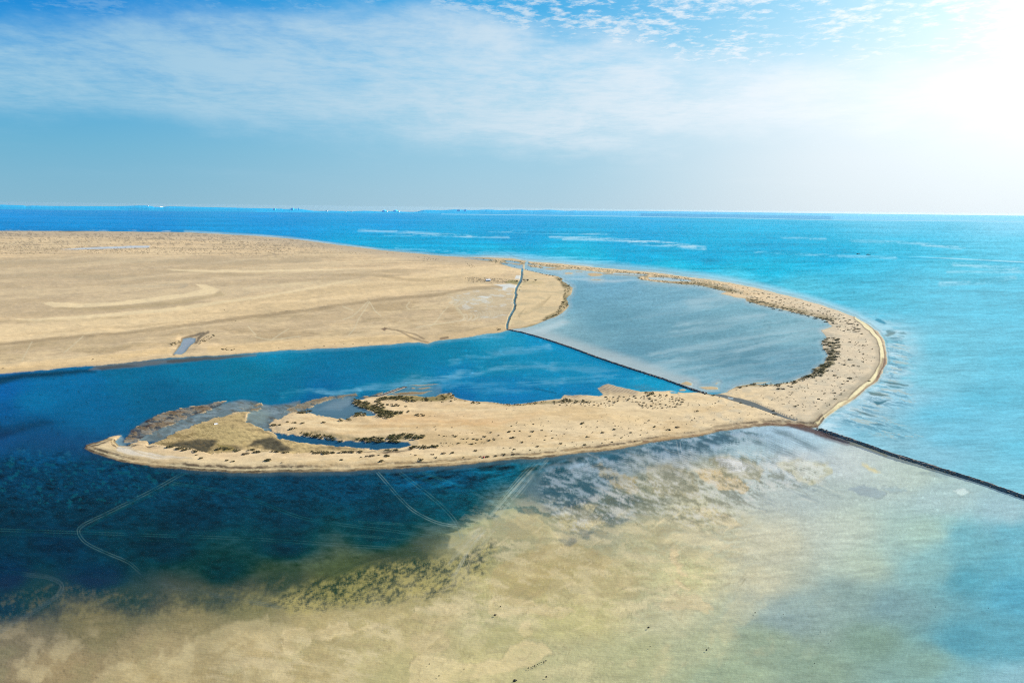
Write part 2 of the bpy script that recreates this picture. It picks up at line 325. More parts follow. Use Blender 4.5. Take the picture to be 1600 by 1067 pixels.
lag_pts = [(860, 425, (150, 190, 208)), (950, 440, (126, 174, 196)), (900, 470, (118, 164, 182)), (950, 500, (112, 158, 174)), (1050, 460, (134, 176, 192)), (1150, 480, (138, 178, 190)), (1100, 520, (122, 162, 175)), (1000, 550, (110, 155, 172)), (1150, 565, (104, 146, 162)), (1250, 520, (142, 180, 190)), (1240, 570, (118, 158, 174)), (1100, 595, (136, 174, 188)), (900, 530, (135, 170, 180)), (870, 510, (160, 188, 195)), (1040, 580, (135, 172, 184))]
sw_pts = [(-200, 610, (0, 88, 160)), (0, 610, (0, 98, 168)), (0, 640, (0, 88, 148)), (60, 625, (8, 112, 165)), (120, 600, (0, 108, 162)), (150, 640, (0, 100, 150)), (200, 590, (0, 108, 150)), (250, 620, (0, 98, 140)), (300, 575, (0, 118, 158)), (400, 580, (0, 118, 152)), (450, 605, (0, 112, 152)), (420, 560, (22, 135, 175)), (600, 565, (0, 118, 158)), (560, 600, (0, 118, 165)), (500, 615, (0, 105, 160)), (700, 545, (14, 130, 168)), (780, 530, (50, 152, 190)), (780, 570, (20, 132, 172)), (850, 560, (30, 142, 185)), (900, 590, (16, 138, 184)), (960, 590, (18, 140, 190)), (1020, 598, (40, 158, 200)), (1070, 611, (60, 165, 205)), (720, 590, (0, 128, 180)), (720, 614, (0, 110, 170)), (800, 615, (10, 122, 180)), (900, 608, (12, 128, 182)), (650, 610, (60, 135, 165)), (860, 535, (30, 150, 200)),
  (0, 680, (0, 82, 135)), (60, 670, (0, 80, 130)), (60, 700, (0, 74, 116)), (0, 740, (0, 56, 88)), (100, 760, (4, 58, 88)), (170, 740, (0, 62, 95)), (250, 760, (2, 58, 86)), (350, 770, (2, 58, 86)), (450, 755, (4, 62, 92)), (550, 760, (2, 66, 98)), (650, 750, (2, 68, 102)), (720, 750, (6, 74, 108)), (790, 735, (14, 82, 110)), (700, 790, (14, 72, 94)), (600, 800, (2, 60, 84)), (450, 800, (2, 56, 80)), (300, 800, (2, 52, 76)), (150, 800, (4, 52, 76)), (0, 810, (8, 50, 74)), (100, 850, (4, 50, 78)), (250, 850, (6, 48, 68)), (450, 850, (10, 52, 72)), (600, 835, (22, 62, 78)), (350, 890, (30, 54, 64)), (150, 900, (12, 50, 80)), (0, 900, (4, 48, 80)), (450, 905, (66, 76, 60)), (60, 930, (46, 66, 76)), (0, 950, (30, 60, 82)), (200, 930, (62, 74, 72)), (330, 930, (80, 86, 70)), (-200, 900, (10, 50, 80)),
  (-200, 1040, (140, 124, 84)), (30, 990, (130, 118, 88)), (160, 975, (128, 117, 78)), (300, 965, (140, 128, 84)), (400, 950, (128, 122, 78)), (100, 1040, (152, 134, 92)), (250, 1010, (160, 144, 100)), (250, 1060, (168, 150, 100)), (400, 1000, (182, 164, 114)), (500, 960, (178, 162, 108)), (480, 1040, (178, 162, 110)), (520, 915, (100, 102, 58)), (560, 895, (84, 90, 54)), (600, 900, (110, 108, 62)), (640, 870, (70, 80, 58)), (650, 920, (170, 158, 102)), (600, 960, (182, 168, 112)), (700, 880, (140, 136, 92)), (760, 845, (140, 140, 102)), (820, 800, (112, 126, 112)), (860, 750, (98, 122, 130)), (850, 725, (50, 98, 122)), (950, 705, (60, 108, 132)), (900, 760, (96, 120, 126)), (930, 740, (126, 146, 150)), (1040, 700, (92, 128, 146)), (1120, 685, (112, 145, 160)), (1200, 675, (160, 186, 190)), (1260, 682, (170, 194, 196)), (1160, 700, (160, 184, 182)), (1050, 730, (165, 170, 160)), (1000, 760, (150, 150, 118)), (1000, 730, (140, 150, 140)), (920, 820, (140, 140, 112)), (950, 790, (110, 126, 120)), (860, 850, (172, 164, 116)), (760, 900, (180, 172, 112)), (850, 900, (176, 162, 104)), (1000, 830, (180, 174, 130)), (1100, 800, (186, 180, 140)), (1180, 760, (178, 186, 172)), (1120, 740, (180, 178, 148)), (1260, 720, (184, 192, 186)), (1340, 720, (190, 196, 188)), (1280, 770, (172, 182, 170)), (1400, 740, (190, 198, 188)), (1480, 780, (180, 196, 196)), (1560, 800, (168, 192, 200)), (1320, 830, (186, 192, 172)), (1200, 850, (192, 188, 156)), (1200, 910, (188, 184, 150)), (1350, 880, (178, 187, 164)), (1450, 830, (180, 194, 176)), (1080, 900, (190, 186, 132)), (950, 900, (184, 172, 118)), (900, 960, (188, 180, 120)), (760, 980, (178, 172, 122)), (650, 1000, (186, 172, 118)), (600, 1040, (180, 170, 116)), (750, 1040, (188, 178, 122)), (900, 1040, (178, 174, 126)), (1000, 1020, (172, 172, 125)), (1050, 960, (184, 180, 140)), (1100, 1010, (172, 176, 135)), (1140, 1050, (150, 165, 130)), (1250, 1040, (138, 158, 132)), (1200, 1000, (142, 158, 126)), (1250, 940, (142, 162, 150)), (1330, 930, (138, 160, 150)), (1230, 970, (136, 157, 150)), (1350, 1000, (132, 156, 136)), (1400, 940, (130, 160, 162)), (1450, 1040, (140, 166, 152)), (1450, 890, (142, 176, 174)), (1510, 900, (98, 170, 188)), (1520, 860, (120, 178, 190)), (1490, 835, (120, 182, 196)), (1580, 830, (115, 182, 200)), (1560, 880, (110, 180, 198)), (1590, 920, (95, 175, 200)), (1510, 1000, (100, 168, 186)), (1590, 1000, (105, 172, 190)), (1590, 1060, (150, 186, 196)), (1500, 1060, (140, 178, 180)), (1850, 950, (80, 165, 195)), (1700, 1100, (90, 165, 190)), (1300, 1250, (130, 155, 120)), (800, 1250, (175, 170, 118)), (200, 1250, (160, 145, 100))]
LOOKS = idw(sw_pts, s=16, p=1.9, ys=1.8)
LS_ = idw(sw_pts, s=48, p=1.9, ys=1.8); k_ = (sstep(.12, .28, LOOKS[:, 0])*sstep(770, 840, Y)*.65)[:, None]; LOOKS = LOOKS*(1-k_)+LS_*k_*np.array([1.06, 1.05, 1.06])
SEAC = idw(sea_pts, s=20, p=1.5, ys=2.6)
LAGC = idw(lag_pts, s=30, p=1.5, ys=2.2)
WL = LOOKS.copy()
WL = WL*(1-Mlag[:, None]) + LAGC*np.array([1.0, 1.05, 1.05])*Mlag[:, None]
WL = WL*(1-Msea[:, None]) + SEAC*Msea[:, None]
farb = sstep(36, 14, Y-HY)*Msea      # last rows before the horizon
WL = WL*(1-farb[:, None]*0.0)

# slicks and wind streaks on open water
st = fbm(X/150, YS/3.2, 201, 5, 0.6)
st2 = fbm((X-Y*.4)/110, (Y+X*0.17+n1*4)/5.5, 231, 5, 0.6)
st3 = fbm((X-Y*.3)/26, (Y+X*.05)/2.2, 251, 4, .65)
grain = fbm((X+Y*.37)/2.7, (Y-X*.13)/1.45, 261, 3, .75)
mod = 1 + Msea*(0.15*st + .20*st3*sstep(345, 420, Y) ) + .14*grain*sstep(335, 360, Y) + .09*st3*(1-Msea)
WL *= mod[:, None]
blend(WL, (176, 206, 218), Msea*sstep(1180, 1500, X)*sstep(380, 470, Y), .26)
white = (214, 232, 238)
def slick(pts, wd, k, c=white): blend(WL, c, lm(pts, wd*.4, wd*1.7+1, 'j')*np.clip(.45+.9*st3+.9*st+.3*grain, 0, 1), k)
for pts, wd, k in [([(560, 360), (620, 362), (655, 364), (735, 369)], 1.4, .45), ([(600, 367), (690, 368), (795, 371)], 1.2, .4), ([(760, 361), (860, 363.5), (950, 367)], 1.2, .4), ([(860, 370), (920, 372), (985, 376), (1040, 380), (1085, 386)], 1.8, .5), ([(985, 378), (1050, 383), (1100, 388)], 3, .45), ([(880, 374), (960, 375), (1030, 378)], 1.2, .4), ([(1220, 371), (1290, 374)], 1.2, .35),
                  ([(1330, 377), (1420, 379), (1500, 388)], 1.6, .35), ([(1440, 383), (1515, 388)], 1, .5), ([(1490, 413), (1540, 417), (1590, 421)], 2.4, .45), ([(1470, 443), (1530, 440), (1585, 435)], 3.0, .42), ([(1480, 425), (1600, 425)], 1.4, .3), ([(1180, 394), (1310, 400), (1400, 403)], 1.4, .3),
                  ([(700, 395), (800, 399), (880, 405), (980, 414)], 4, .22), ([(620, 388), (700, 395)], 3, .2)]: slick(pts, wd, k)
# wake trailing across the right-hand sea, and the thin distant shallows
blend(WL, (214, 236, 243), lm([(1420, 401.2), (1450, 402.4), (1520, 405.6), (1600, 409.6), (1800, 419)], .3, 1.1)*sstep(1395, 1500, X)*np.clip(.8+.5*st3, 0, 1), .7)
blend(WL, (60, 165, 200), lm([(1400, 401.5), (1450, 404), (1520, 407.6), (1600, 412.2), (1800, 422)], .9, .9), .55)
blend(WL, (200, 228, 240), lm([(690, 334.6), (860, 336.6), (1000, 338.6), (1150, 341), (1300, 344), (1600, 346.4), (1900, 350)], .5, 1.0), .45)
blend(WL, (30, 150, 190), lm([(778, 389), (790, 394), (800, 399), (806, 402)], .8, .8), .6)
# lagoon wind streaks rising to the right
lag_st = sstep(-.05, .45, st2)
blend(WL, (178, 202, 210), Mlag*lag_st*sstep(900, 1100, X), .26)
blend(WL, (96, 142, 158), Mlag*sstep(.0, -.5, st2), .14)
for pts, wd in [([(1020, 557), (1130, 545), (1230, 527), (1285, 518)], 9), ([(1000, 585), (1060, 570), (1150, 558)], 6), ([(1080, 470), (1150, 462)], 8), ([(1060, 510), (1180, 492)], 6)]:
    blend(WL, (182, 205, 212), lm(pts, wd, wd*1.6, 'b')*Mlag*np.clip(.6+st2, 0, 1), .5)
# dyke shoal inside the lagoon
dd1 = ldist([(812, 516), (850, 524), (900, 541), (940, 556), (990, 573), (1040, 590), (1080, 602)], BX*.4+X*.6, BY*.4+Y*.6, 40)
blend(WL, (192, 198, 198), Mlag*sstep(18, 2, dd1), .75)
blend(WL, (206, 216, 218), pm([(858, 506), (880, 499), (890, 503), (872, 512), (850, 520), (825, 519)], 5, 'j')*Mlag, .7)
blend(WL, (200, 216, 224), pm([(880, 436), (920, 434), (950, 437), (1000, 437), (960, 441), (920, 439)], 2.5, 'j')*Mlag, .75)
blend(WL, (200, 215, 222), pm([(860, 424), (900, 420), (960, 425), (940, 431), (880, 431)], 3, 'j')*Mlag, .55)
# bay: pale slicks and dark weed
mb = (1-Mlag)*(1-Msea)
for pts, wd, k in [([(560, 602), (620, 600), (680, 595), (730, 587), (800, 577), (860, 570)], 4, .42), ([(700, 566), (780, 556), (860, 543)], 4, .34), ([(760, 548), (830, 542), (860, 538)], 3, .3), ([(640, 600), (700, 590), (760, 578)], 5, .3), ([(500, 612), (560, 603)], 3, .3), ([(700, 605), (760, 612), (830, 606), (880, 601)], 6, .28), ([(860, 570), (930, 583), (1000, 594)], 6, .3), ([(440, 620), (480, 614), (560, 606)], 3, .35), ([(700, 530), (780, 521)], 5, .5), ([(820, 596), (870, 602), (930, 598), (960, 590)], 6, .3)]:
    blend(WL, (120, 190, 215), lm(pts, wd*.3, wd*2.2, 'b')*mb*np.clip(.5+.9*st3+.8*st+.3*n1, 0, 1), k*1.25)
weedL = pm([(-20, 590), (30, 584), (80, 580), (140, 577), (150, 581), (90, 587), (40, 592), (0, 600), (-60, 606)], 4, 'j')
blend(WL, (6, 40, 66), weedL, .85)
blend(WL, (4, 44, 80), pm([(-80, 668), (30, 662), (70, 656), (86, 660), (50, 670), (0, 684), (-80, 690)], 4, 'j')*np.clip(.75+n1*.8, 0, 1), .8)
sp = fbm(X/9, YS/1.2, 301, 3, .6)
ch_n = fbm(X/16, YS/1.0, 331, 4, .62)
SWD = pm([(-400, 740), (0, 705), (90, 700), (125, 712), (140, 716), (180, 722), (300, 738), (500, 740), (700, 730), (860, 716), (830, 745), (790, 790), (730, 830), (640, 850), (520, 895), (380, 905), (200, 890), (0, 900), (-400, 960)], 14, 'b')*mb
WL *= (1 + SWD*0.36*ch_n + SWD*.45*fbm((X+Y*.4)/5.5, (Y-X*.1)/2.0, 345, 3, .7)*sstep(860, 760, Y))[:, None]
WL[:] = np.where((SWD*sstep(.42, .62, sp)*sstep(850, 700, Y)*sstep(520, 60, X) > .3)[:, None], WL*.8+lina((86, 130, 150))*.2, WL)
NEARW = pm([(600, 738), (700, 731), (800, 722), (900, 712), (960, 704), (920, 728), (850, 738), (780, 745), (700, 765), (620, 760)], 6, 'j')*mb
WL *= (1 + NEARW*1.0*fbm((X+Y*1.6)/22, (YS*1.3+X*.03)/1.6, 351, 4, .6))[:, None]

fk = np.clip(vnoise((X+Y*.6)/3.6, (Y-X*.2)/1.7, 1501)*.8+.35*vnoise(X/9, Y/4, 1503), -1, 1)
WL *= (1 + mb*sstep(.62, .9, fk)*sstep(.0, .25, fbm(X/60, Y/30, 1511, 3, .6)+.12)*sstep(880, 800, Y)*.4)[:, None]
WL *= (1 - mb*sstep(-.62, -.9, fk)*sstep(500, 100, X)*.45)[:, None]
# ------------------------------------------------------------------ tidal flats: sandbars, weed, tyre tracks
flat = mb*sstep(700, 760, Y+ (X-700)*0.0)
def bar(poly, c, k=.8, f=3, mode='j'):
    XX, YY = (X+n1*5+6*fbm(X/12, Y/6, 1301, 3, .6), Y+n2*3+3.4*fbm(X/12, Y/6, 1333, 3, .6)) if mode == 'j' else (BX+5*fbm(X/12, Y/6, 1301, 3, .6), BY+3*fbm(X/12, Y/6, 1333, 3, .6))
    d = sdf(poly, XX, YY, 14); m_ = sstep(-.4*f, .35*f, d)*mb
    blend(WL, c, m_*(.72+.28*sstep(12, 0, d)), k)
    if f <= 5: blend(WL, tuple(int(v*.62) for v in c), sstep(1.6, .2, np.abs(d+1.2))*mb*sstep(-.1, .35, n2+n1), .35)  # shadow rim painted dark round the bar
SANDC = (212, 194, 142); SANDD = (196, 180, 128)
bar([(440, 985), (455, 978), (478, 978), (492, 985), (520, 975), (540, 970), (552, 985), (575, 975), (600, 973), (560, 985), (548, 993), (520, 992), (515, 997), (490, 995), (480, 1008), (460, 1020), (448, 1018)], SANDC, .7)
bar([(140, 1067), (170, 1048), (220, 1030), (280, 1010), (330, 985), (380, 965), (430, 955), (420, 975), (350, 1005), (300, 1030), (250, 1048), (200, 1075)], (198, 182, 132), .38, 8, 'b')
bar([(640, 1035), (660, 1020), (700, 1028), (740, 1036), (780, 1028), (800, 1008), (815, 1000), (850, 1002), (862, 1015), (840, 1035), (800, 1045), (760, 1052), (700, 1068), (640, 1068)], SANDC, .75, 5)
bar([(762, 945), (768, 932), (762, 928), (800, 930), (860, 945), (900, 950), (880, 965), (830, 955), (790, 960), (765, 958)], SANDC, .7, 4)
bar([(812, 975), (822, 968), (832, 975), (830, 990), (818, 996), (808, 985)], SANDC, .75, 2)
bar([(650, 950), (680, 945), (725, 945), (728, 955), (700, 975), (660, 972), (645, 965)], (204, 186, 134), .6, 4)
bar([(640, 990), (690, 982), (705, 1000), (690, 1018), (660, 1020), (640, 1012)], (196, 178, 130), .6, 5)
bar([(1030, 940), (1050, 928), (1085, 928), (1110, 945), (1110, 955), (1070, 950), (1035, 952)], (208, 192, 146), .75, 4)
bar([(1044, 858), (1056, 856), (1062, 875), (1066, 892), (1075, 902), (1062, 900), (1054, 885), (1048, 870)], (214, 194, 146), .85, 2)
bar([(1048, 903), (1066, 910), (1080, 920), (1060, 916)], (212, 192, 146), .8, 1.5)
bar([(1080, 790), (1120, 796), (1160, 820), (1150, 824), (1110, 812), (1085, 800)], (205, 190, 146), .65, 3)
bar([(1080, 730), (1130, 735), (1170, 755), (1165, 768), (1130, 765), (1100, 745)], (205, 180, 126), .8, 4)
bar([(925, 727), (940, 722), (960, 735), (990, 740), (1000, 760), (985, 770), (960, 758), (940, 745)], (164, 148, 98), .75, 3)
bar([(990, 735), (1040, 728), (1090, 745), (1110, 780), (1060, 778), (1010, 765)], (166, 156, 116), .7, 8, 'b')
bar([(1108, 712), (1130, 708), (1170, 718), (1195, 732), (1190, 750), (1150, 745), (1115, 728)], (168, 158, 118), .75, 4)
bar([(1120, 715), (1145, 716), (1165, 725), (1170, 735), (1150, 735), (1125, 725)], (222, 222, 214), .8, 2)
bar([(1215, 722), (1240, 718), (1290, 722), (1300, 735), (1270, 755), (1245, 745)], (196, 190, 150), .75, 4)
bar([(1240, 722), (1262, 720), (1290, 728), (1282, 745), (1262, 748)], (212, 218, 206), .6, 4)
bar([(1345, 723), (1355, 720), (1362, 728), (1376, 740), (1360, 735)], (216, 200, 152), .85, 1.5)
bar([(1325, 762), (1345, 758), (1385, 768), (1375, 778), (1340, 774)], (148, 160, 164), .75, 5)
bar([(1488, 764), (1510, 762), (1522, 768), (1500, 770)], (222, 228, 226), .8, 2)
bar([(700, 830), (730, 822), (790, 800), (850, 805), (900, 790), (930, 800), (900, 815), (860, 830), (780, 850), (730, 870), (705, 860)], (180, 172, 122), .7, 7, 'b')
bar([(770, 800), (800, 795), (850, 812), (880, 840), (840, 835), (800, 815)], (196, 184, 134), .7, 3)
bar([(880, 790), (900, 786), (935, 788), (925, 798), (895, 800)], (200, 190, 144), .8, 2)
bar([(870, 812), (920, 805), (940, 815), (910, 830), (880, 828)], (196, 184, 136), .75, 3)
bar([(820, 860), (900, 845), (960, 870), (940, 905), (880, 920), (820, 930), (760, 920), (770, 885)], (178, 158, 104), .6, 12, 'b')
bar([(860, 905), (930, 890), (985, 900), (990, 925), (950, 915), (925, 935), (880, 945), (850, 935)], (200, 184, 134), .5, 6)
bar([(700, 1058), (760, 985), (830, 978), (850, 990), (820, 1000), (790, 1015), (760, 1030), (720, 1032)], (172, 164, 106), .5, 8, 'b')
cr = pm([(720, 820), (800, 780), (900, 785), (1000, 800), (1160, 800), (1180, 860), (1120, 940), (1000, 960), (900, 960), (780, 985), (640, 1000), (560, 1060), (300, 1067), (440, 975), (640, 940), (720, 890)], 25, 'b')*mb
cn_ = fbm((X+Y*.5)/44, (Y-X*.18)/13, 1401, 6, .66)
blend(WL, (214, 198, 152), cr*sstep(.145, .18, cn_), .42)
blend(WL, (120, 112, 78), cr*sstep(.05, .012, np.abs(cn_-.145))*sstep(-.1, .3, n2), .5)  # rim shade of the noise sandbars painted as a dark outline
blend(WL, (168, 150, 104), cr*sstep(-.18, -.26, cn_), .35)
for q_ in [[(885, 780), (905, 788), (928, 800), (936, 815), (905, 812), (885, 800)], [(898, 824), (932, 828), (925, 836), (900, 832)], [(868, 840), (905, 838), (900, 849), (878, 848)], [(850, 752), (880, 758), (900, 772), (870, 770)], [(940, 778), (990, 772), (1010, 782), (960, 792)], [(930, 805), (955, 800), (985, 812), (950, 820)]]:
    bar(q_, (84, 100, 104), .55, 6)
# weed over yellow sand on the margin of the dark bed
marg = pm([(440, 935), (500, 905), (560, 882), (640, 868), (700, 868), (760, 845), (770, 875), (740, 905), (640, 935), (560, 945), (460, 952)], 8, 'b')*mb
wn = fbm((X+Y*.8)/17, (YS+X*.05)/1.7, 401, 5, .68)
wnf = fbm((X-Y*.5)/7, (Y+X*.36)/1.9, 411, 4, .75)
wn = wn*.35+wnf*.75
blend(WL, (172, 160, 88), marg*sstep(-.25, .3, wn), .6)
blend(WL, (44, 58, 52), marg*sstep(.16, -.38, wn), .8)
marg2 = pm([(-50, 925), (100, 918), (250, 920), (400, 905), (460, 905), (440, 945), (330, 955), (180, 962), (60, 972), (-50, 990)], 10, 'b')*mb
wn2 = fbm((X+Y*.3)/9, Y/14, 431, 4, .6)
blend(WL, (160, 146, 84), marg2*sstep(.0, .6, wn2*.4+wn), .25)
blend(WL, (30, 46, 60), marg2*sstep(.0, -.6, wn2*.35+wn), .35)
# exposed/weedy mix by the beach in the middle right
mixz = pm([(840, 735), (900, 712), (1000, 698), (1100, 680), (1160, 672), (1190, 690), (1130, 712), (1060, 720), (960, 745), (900, 800), (850, 790)], 10, 'b')*mb
wn3 = fbm((X-Y*.6)/20, (YS*1.1-X*.035)/1.5, 461, 5, .7)*.75+.45*fbm((X-Y*.4)/7, (Y-X*.12)/1.8, 463, 3, .7)
blend(WL, (40, 78, 100), mixz*sstep(.06, .2, wn3), .66)
blend(WL, (176, 186, 184), mixz*sstep(-.06, -.2, wn3), .42)
mixy = pm([(990, 740), (1060, 722), (1180, 705), (1300, 715), (1290, 755), (1200, 780), (1120, 830), (1000, 800), (900, 830), (850, 800)], 12, 'b')*mb
wn4 = fbm((X-Y*.4)/22, (YS-X*.05)/1.8, 491, 5, .72)*.7+.5*fbm((X-Y*.5)/6, (Y-X*.3)/1.9, 493, 3, .7)
blend(WL, (112, 112, 88), mixy*sstep(.12, .24, wn4), .62)
blend(WL, (206, 204, 188), mixy*sstep(-.12, -.26, wn4), .55)
mixw = pm([(1120, 677), (1200, 670), (1260, 685), (1290, 705), (1240, 712), (1150, 690)], 7, 'b')*mb
blend(WL, (96, 116, 122), mixw*sstep(.05, .3, fbm((X-Y*1.2)/30, (YS-X*.10)/1.2, 521, 5, .7)), .6)
sandn = fbm((X+Y*.3)/45, (YS*1.1+X*.015)/5, 551, 6, .62)
fl = mb*sstep(-20, 60, sdf([(-300, 985), (200, 965), (420, 950), (560, 930), (700, 880), (760, 830), (860, 790), (1000, 780), (1200, 800), (1500, 800), (1700, 900), (1700, 1300), (-300, 1300)], X, Y, 90))
blend(WL, (210, 196, 146), fl*sstep(.0, .6, sandn)*sstep(1350, 1050, X), .34)
blend(WL, (150, 150, 100), fl*sstep(-.05, -.5, sandn)*sstep(1350, 1050, X), .18)
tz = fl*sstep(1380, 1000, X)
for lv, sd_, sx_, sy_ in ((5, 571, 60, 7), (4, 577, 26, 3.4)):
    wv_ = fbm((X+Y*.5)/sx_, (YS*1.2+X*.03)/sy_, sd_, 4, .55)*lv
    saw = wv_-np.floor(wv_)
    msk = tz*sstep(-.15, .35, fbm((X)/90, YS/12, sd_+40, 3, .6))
    WL *= (1 + msk*((.13*(saw-.5) - .20*sstep(.10, .0, saw)*sstep(1.0, .95, 1-saw))))[:, None]  # stepped ridge shading put into the colour: bright crests, dark troughs
hatch = fbm((X+Y*1.3)/22, (Y-X*.62)/3.0, 589, 4, .65)
WL *= (1 + fl*.10*hatch*sstep(1500, 1100, X))[:, None]
edge_s = np.abs(sandn-.2)
blend(WL, (140, 124, 84), fl*sstep(.03, .0, edge_s)*sstep(1300, 1000, X)*sstep(.0, .3, n1), .5)  # rim shadows of the sandbar scallops painted into the flats
rs_ = random.Random(77)
for k_ in range(150):
    x0 = rs_.uniform(560, 1180); y0 = rs_.uniform(800, 1040)
    if x0 > 1000 and y0 > 930: continue
    L_ = rs_.uniform(8, 38); sl = rs_.uniform(-.75, -.2); pts = [(x0, y0), (x0+L_*.5, y0+L_*.5*sl+rs_.uniform(-3, 3)), (x0+L_, y0+L_*sl+rs_.uniform(-4, 4))]
    m_ = lm(smooth_pts(pts, 4), .3, rs_.uniform(.9, 1.6), 'j')*mb*sstep(.14, .3, WL[:, 0])
    blend(WL, (228, 212, 164) if k_ % 2 else (132, 120, 84), m_*np.clip(.6+n2*1.4, 0, 1), rs_.uniform(.3, .6))
for k_ in range(120):
    x0 = rs_.uniform(900, 1300); y0 = rs_.uniform(700, 800); L_ = rs_.uniform(10, 50); sl = rs_.uniform(.2, .6)
    pts = [(x0, y0), (x0+L_*.5, y0+L_*.5*sl+rs_.uniform(-2, 2)), (x0+L_, y0+L_*sl+rs_.uniform(-3, 3))]
    blend(WL, [(220, 214, 190), (104, 108, 92), (86, 104, 116)][k_ % 3], lm(smooth_pts(pts, 4), .3, 1.0, 'j')*mb*np.clip(.6+n2*1.4, 0, 1), rs_.uniform(.25, .5))
# ripples of sand, seen through clear water
def pair(pts, off=2.0, wd=.7, c=(110, 128, 132), k=.5, f=1.0):
    P = np.array(pts, float)
    d = np.gradient(P, axis=0); nn = np.stack([-d[:, 1], d[:, 0]], 1); nn /= np.linalg.norm(nn, axis=1)[:, None]+1e-9
    for s_ in (-1, 1):
        blend(WL, c, lm(P+nn*s_*off*.85*np.array([1, .8]), .2, f*.95)*np.clip(.62+n2*1.2+.9*big1, .05, 1)*sstep(3, 1, S*2), k*.6)
TR = [([(240, 904), (320, 925), (400, 940), (445, 948)], 1.6, (50, 58, 56), .95), ([(420, 946), (500, 905), (560, 880), (620, 864)], 1.6, (46, 54, 48), .8), ([(856, 718), (830, 745), (800, 780), (770, 815), (735, 855), (712, 895)], 1.4, (186, 188, 168), .9), ([(846, 719), (818, 748), (785, 785), (752, 822), (722, 858), (700, 880)], 1.4, (186, 188, 166), .85), ([(725, 850), (735, 870), (725, 895), (705, 912)], 1.6, (210, 196, 150), .7), ([(98, 914), (88, 930), (50, 955), (0, 985)], 2.2, (96, 108, 108), .7), ([(857, 716), (838, 738), (815, 768), (788, 800), (768, 830), (748, 860)], 2.0, (170, 176, 160), .55), ([(720, 858), (728, 870), (722, 888), (700, 900)], 1.6, (196, 184, 136), .6), ([(280, 752), (200, 790), (160, 810), (135, 826)], 1.6, (80, 108, 118), .5), ([(660, 738), (720, 760), (775, 788)], 1.6, (100, 134, 144), .5), ([(300, 915), (380, 930), (450, 946)], 2.0, (70, 80, 76), .6), ([(500, 835), (580, 838), (650, 846), (710, 850)], 1.6, (100, 122, 124), .5), ([(560, 815), (640, 820), (700, 832), (740, 836)], 1.6, (104, 130, 134), .5), ([(700, 905), (690, 930), (672, 960), (660, 990)], 2.0, (206, 192, 148), .45), ([(1000, 720), (1050, 745), (1110, 785), (1200, 825)], 2.2, (190, 186, 156), .4), ([(930, 712), (960, 728), (1020, 760), (1080, 790)], 2.2, (196, 190, 160), .4), ([(285, 740), (230, 770), (170, 800), (130, 820), (123, 832), (135, 848), (165, 863), (200, 878), (222, 895), (260, 913), (320, 925), (400, 940), (445, 948)], 2.4, (120, 138, 138), .7),
      ([(590, 738), (605, 755), (625, 778), (650, 800), (690, 818), (740, 822)], 2.2, (150, 168, 166), .75),
      ([(625, 738), (660, 765), (690, 790), (712, 815), (722, 840)], 2.6, (120, 146, 150), .6),
      ([(640, 738), (700, 765), (760, 790), (780, 795)], 1.8, (80, 118, 132), .45),
      ([(270, 755), (340, 766), (400, 782), (470, 808), (540, 820), (620, 830), (700, 842)], 2.4, (92, 124, 134), .6),
      ([(-50, 826), (100, 831), (240, 836), (400, 842), (560, 853), (640, 857), (700, 852)], 2.6, (92, 116, 122), .65),
      ([(-50, 833), (120, 838), (260, 845), (420, 848), (520, 852)], 1.4, (56, 84, 96), .4),
      ([(130, 828), (260, 830), (380, 834), (500, 842), (610, 850)], 1.6, (64, 92, 102), .4),
      ([(-60, 876), (60, 886), (160, 900), (240, 912), (300, 918)], 2.6, (56, 86, 104), .45),
      ([(-60, 887), (40, 896), (80, 902), (97, 914), (88, 930), (50, 955), (0, 985), (-60, 1015)], 2.6, (104, 118, 122), .7),
      ([(0, 986), (120, 975), (250, 968), (330, 962)], 1.6, (92, 92, 72), .5),
      ([(420, 945), (480, 915), (540, 888), (600, 868), (660, 862)], 2.4, (52, 62, 56), .45),
      ([(850, 718), (830, 738), (805, 765), (780, 795), (760, 822), (735, 850), (720, 880), (705, 905)], 2.2, (178, 182, 164), .7),
      ([(843, 719), (822, 740), (797, 767), (770, 800), (745, 830), (715, 860), (700, 885)], 2.0, (178, 180, 158), .7),
      ([(836, 720), (812, 745), (785, 778), (760, 808), (728, 838), (700, 855)], 2.0, (170, 176, 150), .6),
      ([(790, 795), (770, 828), (745, 860), (730, 885), (715, 905)], 2.2, (196, 186, 140), .45),
      ([(690, 890), (698, 875), (688, 862), (660, 858)], 2.0, (160, 152, 104), .4),
      ([(1060, 690), (1063, 705), (1075, 725), (1095, 745), (1112, 770), (1120, 795)], 3.0, (196, 200, 190), .6),
      ([(958, 706), (985, 722), (1020, 740), (1070, 765), (1120, 800), (1180, 832)], 3.0, (190, 186, 156), .45),
      ([(60, 596), (75, 640), (95, 665), (115, 685), (130, 700)], 3.0, (24, 120, 165), .4),
      ([(115, 690), (150, 665), (220, 640), (330, 605), (430, 582)], 2.2, (4, 80, 118), .5),
      ([(777, 549), (764, 566), (765, 581), (782, 591), (814, 599.6), (869, 614)], 1.5, (6, 92, 138), .5),
      ([(0, 500+95), (70, 592), (200, 600), (280, 612)], 1.2, (10, 108, 150), .25),
      ([(400, 590), (440, 575), (480, 560)], 1.6, (36, 140, 176), .3),
      ([(700, 820), (760, 835), (860, 838), (960, 838), (1040, 836)], 1.8, (190, 180, 140), .35)]
for pts, off, c, k in TR: pair(smooth_pts(pts), off, .8, c, k)
pair(smooth_pts([(1080, 790), (1150, 740), (1230, 700)], 6), 2, .8, (180, 184, 168), .2)
